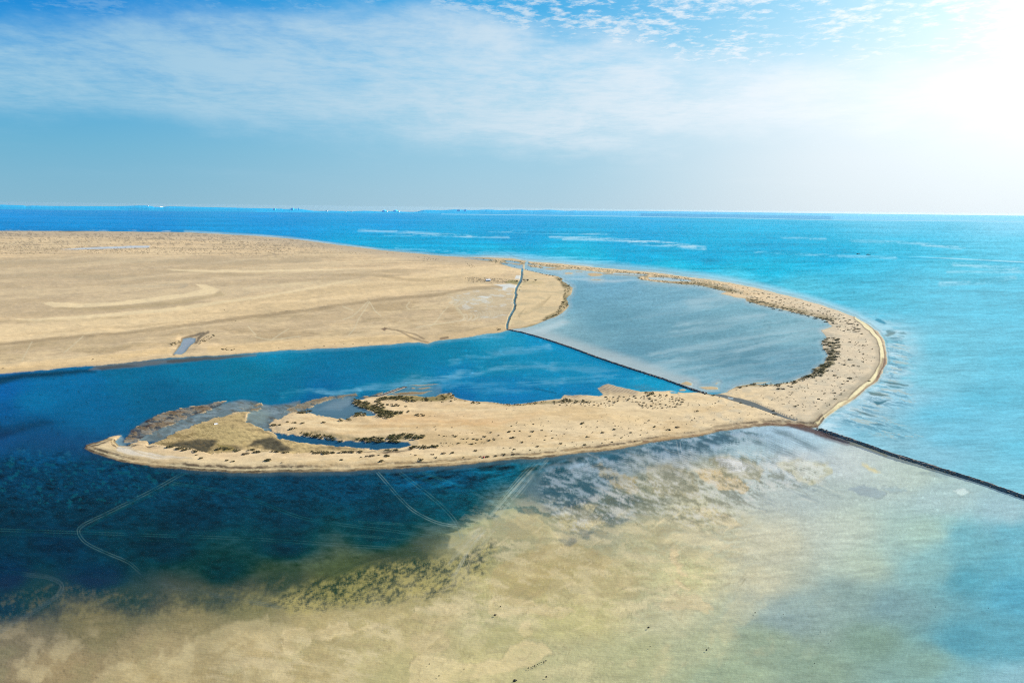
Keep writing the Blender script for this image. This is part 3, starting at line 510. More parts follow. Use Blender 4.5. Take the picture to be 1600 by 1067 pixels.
for i, (a, b) in enumerate([((663, 998), (700, 940)), ((672, 996), (712, 945)), ((684, 990), (722, 942)), ((640, 1035), (668, 1000)), ((590, 1020), (625, 985)), ((560, 1060), (610, 1010))]):
    pair([a, ((a[0]+b[0])/2+2, (a[1]+b[1])/2), b], 2.0, .8, (164, 146, 100), .5)
pipe = lm([(835, 606.5), (850, 610), (869, 614)], .6, .9)
blend(WL, (10, 70, 96), pipe, .6)
for pts in [[(640, 700+238), (600, 950), (540, 945)], [(855, 1002), (900, 1002), (940, 1010)], [(862, 978), (900, 985), (960, 1005)]]: blend(WL, (160, 150, 104), lm(pts, 1, 1.5, 'j'), .4)

# shallows outside the eastern shore: pale water, weed streaks
est0 = fbm((X-Y*.5)/32, (Y-X*.12)/4.0, 583, 5, .68)
esh = ldist(FAR[25:], X, Y, 90)
m = Msea*sstep(75, 6, esh)*sstep(470, 540, Y)
blend(WL, (196, 214, 222), m*np.clip(.7+.9*n1+.4*st, 0, 1), .62)
m = Msea*sstep(60, 2, esh)*sstep(470, 540, Y)*sstep(-.05, .35, est0+.35*st3)
blend(WL, (222, 234, 238), m, .6)
m = Msea*sstep(14, 1, ldist(FAR[15:33], X, Y, 20))*sstep(385, 440, Y+ (1200-X)*.03)
blend(WL, (206, 224, 230), m, .7)
blend(WL, (220, 230, 232), Msea*sstep(5, .5, ldist(FAR[5:20], X, Y, 8)), .5)
est = fbm((X-Y*.9)/26, (YS*1.2-X*.07)/1.3, 581, 5, .68)
WZ = pm([(1388, 545), (1400, 520), (1430, 560), (1400, 600), (1425, 610), (1430, 635), (1370, 640), (1400, 660), (1440, 680), (1400, 690), (1340, 668), (1310, 660), (1350, 625), (1385, 590)], 7, 'j')*Msea
blend(WL, (96, 138, 158), WZ*sstep(.05, .35, est+.4*st3), .6)
blend(WL, (192, 190, 176), WZ*sstep(-.22, -.4, est), .6)
for q, c in [([(1367, 500), (1369, 497), (1376, 499), (1386, 505), (1382, 506), (1372, 503)], (74, 140, 165)), ([(1384, 517), (1390, 515.5), (1402, 518), (1398, 521), (1386, 521)], (110, 140, 146)), ([(1380, 524.5), (1392, 519), (1401, 520), (1396, 523), (1386, 526)], (132, 146, 144)), ([(1402, 520), (1412, 519), (1419, 522.6), (1408, 522.2)], (120, 150, 156)), ([(1403, 525.4), (1412, 525), (1413, 527), (1405, 527)], (116, 150, 160)), ([(1384, 527.8), (1394, 526.8), (1407, 529), (1400, 530), (1390, 529)], (112, 148, 158)),
             ([(1375, 595), (1395, 597), (1420, 601), (1419, 603), (1395, 601)], (90, 112, 116)), ([(1385, 600), (1400, 603), (1418, 605), (1405, 607), (1392, 605)], (100, 140, 150)), ([(1355, 612), (1375, 614), (1392, 618), (1376, 619), (1362, 617)], (108, 122, 118)), ([(1365, 627), (1378, 628), (1392, 625), (1382, 631), (1372, 633)], (70, 110, 125)), ([(1330, 639), (1350, 644), (1368, 649), (1372, 651), (1350, 648)], (110, 130, 136)), ([(1358, 660), (1375, 662), (1388, 667), (1372, 665)], (84, 126, 144)), ([(1335, 666), (1346, 667), (1340, 669)], (80, 150, 180))]:
    blend(WL, (214, 228, 232), pm([(x+(x-q[0][0])*.15, y) for x, y in q], 5, 'j')*Msea, .3)
    blend(WL, c, pm(q, 1.2, 'j'), .85)
# dark tongues between the causeway and the flats on the right
for q in [[(1440, 737), (1480, 738), (1500, 745), (1470, 742)], [(1380, 760), (1420, 763), (1400, 768)]]: bar(q, (150, 170, 178), .5, 3)

# ------------------------------------------------------------------ land and bed colours
gsw = (mb*sstep(.10, .30, WL[:, 0]))[:, None]       # pale flats
gdk = (mb*sstep(.10, .03, WL[:, 0]))[:, None]       # dark beds
WL *= np.array([1.10, 1.13, 1.12])
WL[:, 1] *= 1+.12*Msea*sstep(500, 100, X)*sstep(400, 350, Y)
WL *= 1 + gsw*np.array([.38, .25, .40])*sstep(1500, 1200, X)[:, None] + gsw*np.array([.12, .12, .11])*sstep(1200, 1500, X)[:, None]
WL = np.maximum(WL - gdk*np.array([.022, .004, .016])*sstep(690, 730, Y)[:, None] - gdk*np.array([.02, -.012, .0])*sstep(690, 660, Y)[:, None], WL*.2)
rpl = fbm(X/30, (Y+X*.05+n1*2)/2.3, 1201, 3, .6)
WL *= (1 + mb*.13*rpl*sstep(900, 1100, X+(Y-900)*.6)*sstep(740, 820, Y))[:, None]
WL *= 1 + SWD[:, None]*np.array([-.1, .05, -.05])
BED = WL.copy()
LD = np.zeros((N, 3)); LD[:] = lina((226, 200, 157))
blend(LD, (229, 207, 166), sstep(700, 850, X)*sstep(560, 620, Y))
blend(LD, (216, 201, 172), sstep(1150, 1300, X), .85)
blend(LD, (232, 208, 164), sstep(600, 700, X+Y*.2)*sstep(690, 730, Y)*sstep(1000, 800, X), .6)
# mainland plain
mn = sstep(0, 2, Smain)
ln1 = fbm(X/190, YS/4.0, 601, 5, .6)
ln2 = fbm((X+60*n1)/120, (YS+X*.012)/2.0, 631, 5, .62)
blend(LD, (200, 178, 142), mn*sstep(-.15, .35, ln1), .6)
blend(LD, (232, 204, 158), mn*sstep(.05, .4, ln2), .6)
blend(LD, (190, 170, 134), mn*sstep(.05, -.4, ln2), .5)
def lpoly(q, c, k=.7, f=3, mode='j'): blend(LD, c, pm(q, f, mode)*mn, k)
lpoly([(-300, 403), (0, 405), (150, 401), (300, 402), (420, 406), (520, 408), (480, 412), (400, 416), (270, 419), (262, 423), (400, 427), (560, 424), (600, 430), (500, 448), (400, 460), (250, 484), (100, 496), (-300, 500)], (196, 176, 142), .75, 4)
lpoly([(262, 421), (300, 422), (400, 423), (480, 421), (570, 420), (480, 425), (400, 426.5), (320, 425.5), (270, 424)], (232, 208, 168), .8, 1.2)
lpoly([(67, 475), (82, 472.5), (87, 474), (130, 475), (175, 473), (225, 467.5), (287, 460), (317, 452.5), (305, 445), (322, 446), (343, 453), (334, 460), (287, 466.5), (212, 475), (125, 481.5), (82, 480)], (234, 210, 166), .9, 1.3)
lpoly([(16, 499), (60, 499), (150, 492), (250, 484), (400, 464), (500, 447), (560, 436), (500, 452), (400, 471), (250, 493), (150, 501), (60, 506)], (233, 209, 164), .8, 2)
lpoly([(-300, 520), (0, 513), (100, 507), (200, 491), (300, 479), (400, 467), (500, 452), (600, 436), (700, 424), (780, 415), (790, 428), (740, 440), (690, 452), (600, 464), (529, 474), (457, 486), (400, 493), (300, 505), (200, 518), (100, 526), (-300, 560)], (230, 204, 158), .9, 4)
lpoly([(480, 455), (560, 440), (640, 437), (690, 440), (640, 447), (560, 452)], (204, 180, 138), .4, 6, 'b')
RID = [(-300, 556), (0, 536.5), (100, 528), (200, 519.5), (300, 506.5), (400, 493.5), (457, 487.4), (529, 477), (601, 467), (687, 460), (733, 450), (790, 447)]
FLATM = RID + [(808, 450), (806, 462), (803, 478), (793, 500), (785, 515), (740, 520), (690, 524), (640, 522), (560, 528), (500, 530), (420, 536), (350, 540), (300, 522), (262, 530), (200, 545), (150, 556), (60, 566), (0, 572), (-300, 590)]
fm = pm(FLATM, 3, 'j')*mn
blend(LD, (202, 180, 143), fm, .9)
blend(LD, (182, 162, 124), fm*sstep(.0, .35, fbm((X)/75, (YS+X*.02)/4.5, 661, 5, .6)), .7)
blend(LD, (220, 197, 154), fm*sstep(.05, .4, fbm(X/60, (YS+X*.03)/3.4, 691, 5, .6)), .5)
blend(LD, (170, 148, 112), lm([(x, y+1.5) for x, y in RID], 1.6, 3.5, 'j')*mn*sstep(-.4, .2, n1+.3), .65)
blend(LD, (140, 124, 96), lm([(420, 491), (460, 486.5), (500, 481), (550, 476)], .6, 1.2, 'j')*mn*sstep(.05, .3, sp), .8)
for q in [[(604, 500), (620, 497.5), (640, 498), (653, 503), (640, 508), (615, 508)], [(575, 475), (620, 472), (660, 470), (640, 484), (590, 488)], [(670, 513), (700, 506), (725, 505), (718, 511), (690, 515)], [(400, 520), (440, 514), (475, 515), (500, 524), (470, 530), (400, 534)], [(330, 512), (390, 515), (420, 520), (370, 522)], [(235, 528), (280, 519), (300, 520), (262, 527)], [(130, 550), (180, 544), (210, 541), (180, 551), (140, 556)], [(690, 480), (740, 478), (760, 490), (720, 498), (695, 490)], [(20, 540), (60, 536), (90, 533), (60, 543), (20, 548)]]:
    lpoly(q, (176, 154, 116), .6, 2.5)
for q in [[(620, 499.5), (640, 500.5), (640, 503), (625, 504)]]: lpoly(q, (205, 184, 146), .8, 1.5)
blend(LD, (228, 198, 146), lm([(0, 577), (50, 572), (100, 567), (150, 562), (200, 556), (262, 548)], 5, 5, 'j')*mn, .85)
blend(LD, (226, 197, 146), lm([(330, 548), (400, 543), (460, 538), (540, 533), (640, 530)], 7, 6, 'j')*mn, .8)
blend(LD, (222, 194, 146), lm([(690, 528), (750, 519), (790, 512)], 4, 5, 'j')*mn, .7)
LD *= np.array([1.035, 1.0, 1.02]); LD *= (1 + .08*grain + .09*fbm((X)/14, (Y+X*.08)/2.6, 651, 4, .65))[:, None]
for pts, wd, c, k in [([(520, 430), (570, 430), (610, 434), (640, 438), (690, 440)], 1.6, (176, 152, 114), .6), ([(600, 425), (640, 428), (600, 433)], 1.4, (180, 158, 122), .5), ([(640, 437), (680, 436), (710, 432), (740, 428)], 1.4, (192, 168, 128), .6), ([(190, 448), (240, 448), (290, 445), (280, 451)], 1.4, (164, 156, 138), .5), ([(0, 430), (120, 432), (250, 436)], 2.5, (186, 168, 138), .5), ([(0, 411), (200, 408), (380, 409), (500, 407)], 3, (184, 166, 136), .55), ([(400, 419), (470, 417), (540, 415)], 2, (184, 164, 132), .5), ([(270, 424), (400, 431), (520, 428)], 1.6, (180, 160, 126), .5), ([(90, 483), (200, 480), (290, 470), (350, 460)], 2.4, (186, 164, 126), .55), ([(0, 503), (100, 503), (200, 496)], 1.6, (188, 166, 128), .5), ([(380, 452), (440, 447), (500, 440)], 1.4, (234, 212, 172), .6), ([(440, 448), (500, 443), (560, 440)], 3, (232, 208, 166), .5), ([(620, 452), (700, 446), (760, 441)], 3, (224, 198, 154), .5), ([(100, 546), (200, 541), (290, 536), (262, 532)], 1.6, (182, 158, 118), .5), ([(0, 545), (90, 538), (180, 533)], 2, (194, 172, 134), .5)]:
    blend(LD, c, lm(smooth_pts(pts, 5), wd, wd*1.1+.8, 'j')*mn*np.clip(.8+.6*n1, 0, 1), k)
bn_ = fbm((X+n1*30)/260, (Y+(X-300)*.07+big1*6)/7.0, 1701, 5, .6)
blend(LD, (238, 212, 170), mn*sstep(.0, .35, bn_), .32)
blend(LD, (194, 170, 132), mn*sstep(-.02, -.35, bn_)*sstep(400, 412, Y), .36)
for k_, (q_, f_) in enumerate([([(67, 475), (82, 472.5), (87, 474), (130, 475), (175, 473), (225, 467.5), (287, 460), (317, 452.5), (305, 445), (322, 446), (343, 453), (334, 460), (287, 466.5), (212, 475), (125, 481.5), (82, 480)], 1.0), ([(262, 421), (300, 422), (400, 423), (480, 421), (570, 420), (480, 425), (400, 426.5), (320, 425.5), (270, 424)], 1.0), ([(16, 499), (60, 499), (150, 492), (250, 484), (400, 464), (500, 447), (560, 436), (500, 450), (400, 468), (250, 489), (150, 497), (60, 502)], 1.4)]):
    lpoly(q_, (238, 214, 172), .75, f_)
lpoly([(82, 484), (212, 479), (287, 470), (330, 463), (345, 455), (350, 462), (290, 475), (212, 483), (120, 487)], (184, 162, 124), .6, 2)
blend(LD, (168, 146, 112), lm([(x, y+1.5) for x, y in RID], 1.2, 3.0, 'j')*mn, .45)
# tyre scribbles and salt the channel
def ltr(pts, c=(222, 206, 172), wd=.6, k=.6): blend(LD, c, lm(smooth_pts(pts, 5), wd, 1.0)*mn, k)
for pts in [[(575, 472), (565, 482), (552, 494), (536, 500)], [(577, 473), (570, 485), (560, 500), (553, 515), (545, 524)], [(577, 472), (582, 480), (586, 487), (595, 494)], [(640, 473), (635, 480), (640, 484)], [(425, 532), (440, 522), (451, 515)], [(400, 528), (425, 532), (470, 527)], [(535, 480), (552, 486)], [(700, 480), (690, 492), (680, 505), (672, 512)], [(388, 511), (394, 518), (400, 524)], [(100, 552), (115, 540), (130, 527)], [(35, 565), (42, 550), (50, 535)], [(650, 513), (680, 508), (720, 502)]]: ltr(pts)
random.seed(4)
for i in range(34):
    x0 = 705 + i*1.9 + random.uniform(-1, 1); y0 = 463 + random.uniform(-1, 4)+abs(i-17)*.12
    ltr([(x0, y0), (x0+2.5, y0+3), (x0+2, y0+7), (x0-3, y0+10)], (226, 216, 192), .3, .55)
for i in range(26):
    x0 = 722 + i*2.4 + random.uniform(-1, 1); y0 = 492 - i*.25 + random.uniform(-1, 2)
    ltr([(x0, y0), (x0+2.5, y0+3), (x0+1.5, y0+7), (x0-3, y0+10)], (222, 208, 180), .3, .5)
for i in range(9): ltr([(706+i*1.2, 470+i*2.2), (712+i*1.5, 476+i*2.2), (711+i*2, 484+i*2.2)], (214, 196, 160), .3, .45)
grey = pm([(700, 462), (760, 452), (800, 452), (803, 478), (795, 497), (760, 500), (715, 480)], 6, 'j')*mn
blend(LD, (190, 176, 150), grey, .45)
blend(LD, (216, 214, 206), grey*sstep(.25, .5, fbm(X/14, YS/1.6, 721, 4, .6)), .6)
for q in [[(772, 445.5), (784, 445), (796, 444), (808, 447), (805, 450), (795, 450.4), (790, 454), (785, 453.5), (787, 449), (778, 447)], [(805, 434.5), (806, 431), (814, 431), (812, 433.5), (814, 436.5), (804, 436.6)], [(820, 436), (824, 436), (826, 439), (821, 439)], [(813, 454), (817, 454.5), (815, 456)], [(825, 446), (831, 445.8), (829, 447)], [(746, 464), (752, 463), (768, 464), (760, 466)]]:
    blend(LD, (226, 228, 226), pm(q, .8, 'j'), .9)
blend(LD, (136, 130, 78), pm([(788, 441), (800, 438.5), (812, 440), (820, 439), (834, 440), (848, 441), (850, 444), (835, 445), (815, 446), (800, 444), (790, 443)], 1.4, 'j'), .85)
blend(LD, (150, 132, 104), pm([(722, 436), (745, 433), (770, 436), (790, 440), (788, 443), (765, 443), (735, 440)], 2, 'j')*sstep(-.2, .2, sp), .6)
# far shore: greyer, with dark specks of scrub
fs = sstep(16, 2, ldist(FAR[:16], X, Y, 18))*mn
blend(LD, (190, 172, 148), fs, .75)
speck = fbm(X/3.2, Y/1.6, 751, 3, .7)
blend(LD, (126, 112, 92), mn*sstep(404, 392, Y+(X-300)*-.03)*sstep(600, 420, X)*sstep(.22, .48, speck+fbm(X/60, YS/2.4, 781, 3, .6)*.55), .5)
blend(LD, (196, 206, 218), pm([(95, 390), (150, 387), (200, 385), (235, 384.4), (232, 387.5), (180, 388.8), (120, 390.6)], .7, 'j'), .95)
blend(LD, (130, 116, 92), pm([(90, 361.5), (105, 360.5), (130, 361.5), (110, 363)], .8, 'j'), .8)
# creek rims, runnels
for pts, c in [([(272, 553), (284, 538), (284, 530), (298, 526), (318, 522)], (112, 98, 80)), ([(306, 536), (312, 528), (325, 521)], (110, 96, 78)), ([(690, 530), (700, 528)], (120, 100, 80))]:
    blend(LD, c, lm(pts, 1.5, 2.2, 'j')*mn, .8)
for pts in [[(600, 513), (620, 518), (640, 527), (655, 531), (672, 536)], [(620, 518), (650, 524), (664, 530)]]: blend(LD, (128, 108, 82), lm(pts, .8, 1.5, 'j')*mn, .6)
blend(LD, (98, 70, 58), pm([(594, 515), (600, 513), (605, 514), (600, 518)], 1, 'j'), .8)
blend(LD, (228, 206, 162), lm([(x+4.4, y) for x, y in CHAN[1:]], 2.8, 1.2)*mn, .9)
blend(LD, (228, 214, 184), lm([(816, 440), (817, 430), (818, 420), (820, 412), (822, 408)], 1.6, 1)*1.0, .85)
east = pm([(818, 422), (850, 429), (876, 437), (892, 449), (888, 470), (882, 486), (860, 498), (815, 510), (800, 510), (808, 470), (816, 445)], 3, 'j')
blend(LD, (224, 198, 154), east, .7)
blend(LD, (196, 178, 142), east*sstep(.0, .35, fbm(X/28, YS/3, 811, 4, .6)), .6)
for k_ in range(7): blend(LD, (188, 166, 126), lm(smooth_pts([(812+k_*2.2, 496-k_*2), (835+k_*2.5, 486-k_*2.5), (852+k_*2.2, 474-k_*2.6), (856+k_*1.4, 462-k_*2.4)], 5), .3, 1.1)*sstep(-.5, .4, n2), .35)
wed = pm([(809, 494), (817, 486), (822, 480), (816, 492), (812, 498)], 1, 'j'); blend(LD, (176, 156, 118), wed, .6)
blend(LD, (150, 144, 100), pm(OLIVEBAR, 1.5, 'j'), .9)
blend(LD, (176, 150, 100), lm(OLIVEBAR[:6], .6, 1, 'j'), .4)
# marsh belt behind the far beach
mrs = pm([(740, 404), (800, 406.5), (860, 414), (950, 422), (1060, 432), (1130, 442), (1170, 462), (1120, 452), (1060, 443), (990, 436), (900, 423), (830, 420), (780, 412)], 2.5, 'j')
blend(LD, (150, 140, 108), mrs*sstep(-.25, .15, speck+.2*n1), .7)
# eastern arc
arc = sstep(0, 2, Sarc)*sstep(1040, 1110, X)
blend(LD, (196, 186, 164), arc*sstep(.0, .4, fbm(X/16, YS/2, 841, 5, .65)), .45)
blend(LD, (170, 158, 134), arc*sstep(16, 4, np.abs(ldist(FAR[28:], X, Y, 30)-13)*2.2)*sstep(500, 560, Y), .55)
BEACH = [(1338, 497), (1346, 503), (1352, 510), (1361, 516), (1366, 524), (1372, 530), (1376, 540), (1379, 556), (1377, 572), (1370, 585), (1362, 595), (1350, 604), (1336, 617), (1325, 628), (1312, 633), (1298, 645), (1283, 657), (1272, 666)]
bw = ldist(BEACH, X+n1*1.6, Y+n2, 30)
blend(LD, (150, 132, 104), sstep(7.5, 4.0, bw), .4)
blend(LD, (78, 66, 52), sstep(1.1, .3, np.abs(bw-3.6-.5*n2))*np.clip(.75+n1, 0, 1), .8)
blend(LD, (242, 228, 184), sstep(3.1, 2.2, bw), .95)
blend(LD, (150, 118, 88), sstep(2.6, .6, np.abs(ldist(FAR[30:], X, Y, 30)-2.6+n1))*arc*sstep(500, 540, Y)*sstep(-.3, .3, n2), .6)
blend(LD, (214, 186, 140), sstep(2.2, .3, ldist(FAR[30:], X, Y, 30))*arc*sstep(500, 540, Y), .5)
blend(LD, (92, 52, 38), pm([(1378, 560), (1384, 562), (1384, 575), (1379, 578), (1376, 592), (1368, 598), (1372, 585)], 1.5, 'j')*.8, .8)
blend(LD, (228, 210, 172), lm(FAR[17:27], 1.2, 1.6)*sstep(0, 1, S), .7)
# southern beach: wrack lines parallel to the water
sd0 = ldist(SOUTH, X, Y, 40); sd = np.where(sd0 < 30, np.maximum(S, -3)+.0, 40.0); onl = (S > -2)*1.0
brk = fbm(X/9.0, Y/2.0, 871, 3, .6)
blend(LD, (236, 214, 172), sstep(24, 10, sd0)*sstep(1000, 850, X)*onl, .6)
for off, wd, c, k in [(1.4, 2.8, (96, 82, 62), 1.0), (4.4, .9, (238, 218, 174), .9), (6.2, 1.5, (78, 62, 48), .9), (7.8, .6, (100, 84, 64), .55), (10.0, .5, (150, 130, 100), .35)]:
    blend(LD, c, sstep(wd+1.0, wd*.4, np.abs(sd-off-brk*.5))*onl*np.clip(.9+brk*(.3 if off < 2 else .8), 0, 1), k)
blend(LD, (112, 78, 62), sstep(2.8, .8, np.abs(np.where(ldist(SOUTH[:9], X, Y, 30) < 16, S, 30)-3.2))*onl*np.clip(.75+brk, 0, 1), .75)
blend(LD, (90, 62, 52), pm([(131, 699), (145, 690), (160, 687), (150, 695), (140, 700), (170, 714), (230, 728), (300, 736), (240, 732), (180, 722), (140, 708)], 1.5, 'j')*np.clip(.8+n1, 0, 1), .6)
REDW = [(1222, 664), (1240, 662.5), (1262, 665), (1290, 675), (1320, 686), (1336, 692), (1325, 692.5), (1290, 684), (1262, 674), (1240, 668)]
blend(LD, (90, 48, 38), pm(REDW, 1.5, 'j'), .9); blend(WL, (104, 62, 50), pm(REDW, 1.6, 'j'), .9); blend(BED, (92, 52, 42), pm(REDW, 1.6, 'j'), .9)
blend(WL, (206, 192, 150), lm([(1330, 693), (1365, 703), (1385, 712)], 2.4, 2.0, 'j'), .7)
# spit interior
spit = sstep(0, 2, Sarc)*sstep(1220, 1100, X)*sstep(600, 625, Y)
blend(LD, (222, 190, 140), spit*pm([(560, 655), (700, 650), (900, 645), (1100, 650), (1000, 665), (700, 672), (520, 672)], 14, 'b'), .5)
blend(LD, (214, 182, 134), spit*sstep(.0, .4, fbm((X)/70, (YS+X*.02)/2.6, 901, 5, .6)), .5)
blend(LD, (240, 214, 172), spit*sstep(.1, .45, fbm((X)/60, (YS+X*.01)/2.2, 931, 5, .6)), .4)
blend(LD, (190, 160, 110), pm([(655, 680), (680, 678), (740, 684), (790, 690), (740, 698), (690, 700), (650, 697)], 5, 'j'), .45)
blend(LD, (206, 170, 120), lm(smooth_pts([(560, 664), (600, 668), (680, 668), (760, 664)], 5), 1, 3, 'j'), .5)
wb = pm([(186, 697), (200, 698), (210, 706), (250, 712), (300, 719), (240, 718), (200, 712), (180, 706)], 2, 'j'); blend(LD, (226, 218, 208), wb, .7)
# mud and weed round the spit's bay
md = sstep(-3, 4, sdf(MUD, JX+4*n2, JY+3*n1, 14))
blend(LD, (190, 165, 116), md, .92)
mdn = fbm((X+Y)/18, (YS-X*.03)/1.6, 961, 5, .65)
blend(LD, (140, 120, 78), md*sstep(.05, .3, mdn)*sstep(380, 300, X), .7)
blend(LD, (200, 178, 124), md*pm([(300, 665), (360, 652), (385, 665), (420, 680), (350, 690), (300, 685)], 8, 'b'), .5)
for q in [[(255, 695), (290, 690), (340, 688), (335, 700), (325, 708), (310, 705), (290, 698)], [(385, 698), (395, 690), (420, 682), (440, 688), (440, 697), (460, 703), (440, 706), (415, 702), (410, 693), (398, 697)], [(350, 694), (372, 696), (382, 704), (370, 703)], [(500, 698), (540, 698), (560, 701), (520, 703)]]:
    blend(LD, (76, 68, 50), pm(q, 3.5, 'j')*md, .75)
for A in (LD, WL, BED):
    wk = pm(WEEDBANK, 1.6, 'j')
    blend(A, (96, 84, 74), wk, .85); blend(A, (70, 42, 38), wk*sstep(.0, .3, mdn)*pm([(195, 672), (222, 655), (257, 641), (352, 622), (340, 633), (290, 645), (250, 656), (215, 678)], 5, 'j'), .8)
    blend(A, (48, 42, 36), wk*sstep(.05, .3, fbm((X+Y)/7, (Y+X*.35)/1.8, 995, 4, .7)), .6)
    blend(A, (150, 156, 156), wk*sstep(.1, -.35, fbm(X/14, YS/1.1, 991, 4, .65)), .45)
    wk = np.maximum(pm(WEED2, 2.5, 'j'), np.maximum(pm(SPUR, 1.6, 'j'), pm(WEED3, 1.5, 'j')))
    blend(A, (74, 74, 68), wk, .8); blend(A, (140, 140, 130), wk*sstep(.0, .35, mdn), .5)
for A in (WL, BED):
    pf = pm(PALEFLOW, 2.6, 'j')*(1-pm(WEEDBANK, 1.6, 'j'))
    blend(A, (136, 148, 150), pf, .9)
    blend(A, (112, 98, 78), pf*sstep(.12, .4, fbm((X-Y)/12, (Y-X*.3)/3, 1025, 4, .7)), .6)
    blend(A, (170, 186, 192), pf*sstep(.0, .35, fbm((X+Y*2)/30, (YS)/1.6, 1021, 5, .65)), .5)
    blend(A, (100, 112, 112), pf*sstep(-.1, -.4, mdn), .5)
    blend(A, (160, 176, 170), pm([(384, 645), (405, 640), (425, 645), (415, 660), (395, 662), (384, 655)], 4, 'j'), .6)
    blend(A, (104, 136, 152), pm(FLOW2, 2.4, 'j'), .9)
    blend(A, (150, 170, 180), pm([(500, 640), (520, 628), (545, 620), (552, 628), (530, 640)], 4, 'j'), .5)
    blend(A, (30, 92, 128), pm([(422, 672), (442, 676), (475, 680), (525, 687), (560, 689), (637, 689), (644, 696), (600, 703), (560, 701), (512, 697), (475, 692), (440, 684), (424, 678)], 1.6, 'j'), .92)
    blend(A, (206, 214, 214), lm([(630, 687.5), (638, 690), (643, 695)], 1.0, 1), .7)
    blend(A, (210, 216, 218), lm([(572, 639), (582, 643), (588, 648.5)], 1.2, 1.2), .8)
    for q in MARSH: blend(A, (204, 218, 228), pm(q, 2), .95)
    blend(A, (176, 184, 196), pm(CREEK, 2.5), .95); blend(A, (200, 206, 214), pm([(1137, 619), (1149, 621), (1147, 624), (1138, 623)], 2), .95)
    blend(A, (150, 176, 186), pm([(186, 680), (200, 690), (190, 699), (176, 694)], 3, 'j'), .7)
    blend(A, (58, 80, 90), sstep(3.0, 1.5, dchan)*(Y > 424), .95)
    blend(A, (112, 150, 172), pm([(605, 612), (640, 603), (690, 603), (690, 618), (660, 622), (610, 617)], 3, 'j')*(S < 0), .55)
    blend(A, (120, 120, 118), pm([(150, 571), (225, 563), (300, 558), (400, 553), (400, 556), (330, 562), (262, 568), (200, 574), (140, 578)], 2, 'j')*mb, .85)
    blend(A, (70, 74, 76), pm([(150, 573), (200, 569), (215, 571), (160, 577)], 2, 'j')*mb, .6)
    blend(A, (78, 72, 64), pm([(262, 562), (330, 557), (390, 554), (370, 558), (300, 565), (262, 567)], 1.6, 'j')*mb, .6)
for q in BARS[:4]: blend(LD, (104, 88, 66), pm(q, 2), .85)
for q in BARS[4:] + ISLES[:3]: blend(LD, (190, 168, 130), pm(q, 2), .7)
for q in ISLES[3:]: blend(LD, (120, 118, 96), pm(q, 2), .8)
for q_ in [[(262, 699), (280, 690), (310, 686), (340, 690), (332, 700), (322, 709), (300, 706), (280, 702)], [(388, 697), (400, 688), (425, 684), (442, 690), (455, 700), (440, 704), (418, 701), (406, 694)]]:
    blend(LD, (78, 74, 58), pm(q_, 2.2, 'j')*md, .8)
for pts in [[(330, 700), (345, 697), (352, 703), (342, 709)], [(380, 690), (384, 698), (398, 705), (420, 707)]]: blend(LD, (176, 152, 104), lm(smooth_pts(pts, 5), 1.4, 1.6, 'j'), .7)
for pts in [[(190, 699), (220, 706), (260, 712)], [(170, 694), (200, 702), (230, 713), (300, 720)], [(160, 702), (210, 716), (280, 726)]]: blend(LD, (206, 182, 140), lm(smooth_pts(pts, 5), .6, 1.3, 'j'), .55)
for pts in [[(460, 655), (490, 660), (540, 662), (620, 664), (720, 664)], [(470, 660), (500, 667), (560, 672), (640, 672)], [(640, 640), (740, 642), (860, 640)], [(600, 655), (700, 657), (820, 652)]]: blend(LD, (244, 218, 174), lm(smooth_pts(pts, 5), .8, 2.4, 'j')*spit, .5)
blend(LD, (224, 180, 128), spit*pm([(560, 660), (640, 648), (760, 645), (850, 650), (760, 658), (640, 662)], 8, 'b'), .55)
blend(LD, (216, 186, 140), spit*pm([(760, 640), (900, 640), (1010, 645), (900, 650), (800, 648)], 6, 'b'), .5)
mg_ = fbm((X+Y*.6)/7, (Y-X*.25)/2.6, 1601, 4, .7)
LD *= (1 + md*.5*mg_)[:, None]
blend(LD, (110, 92, 58), md*sstep(.22, .42, mg_)*sstep(400, 330, X), .6)
# driftwood-grey spoil ridges on the north side of the spit
SPOIL = [[(932, 606), (950, 600), (975, 606), (1003, 613), (1000, 621), (975, 622), (955, 618), (945, 617)], [(878, 617), (900, 617.5), (930, 621), (925, 626), (900, 628), (880, 624)]]
for q in SPOIL:
    sm = pm(q, 2.5, 'b')*.6+pm(q, 2, 'j')*.2; blend(LD, (150, 132, 108), sm, .8)
    stripe = np.sin((Y-X*.42)*2.3+n1*2)
    blend(LD, (206, 196, 180), sm*sstep(.2, .8, stripe), .7); blend(LD, (92, 62, 48), sm*sstep(.2, .9, -stripe), .6)
SPOILW = pm([(985, 602), (1005, 600), (1030, 609), (1000, 611)], 3, 'j')
blend(WL, (120, 110, 96), SPOILW*sstep(.0, .4, np.sin((Y-X*.3)*2.6+n1*3)), .6)
# long dark grey strip across the neck of the spit
cm = sstep(stripw+.5, stripw-.5, dstrip)
blend(LD, (88, 100, 106), cm, .95)
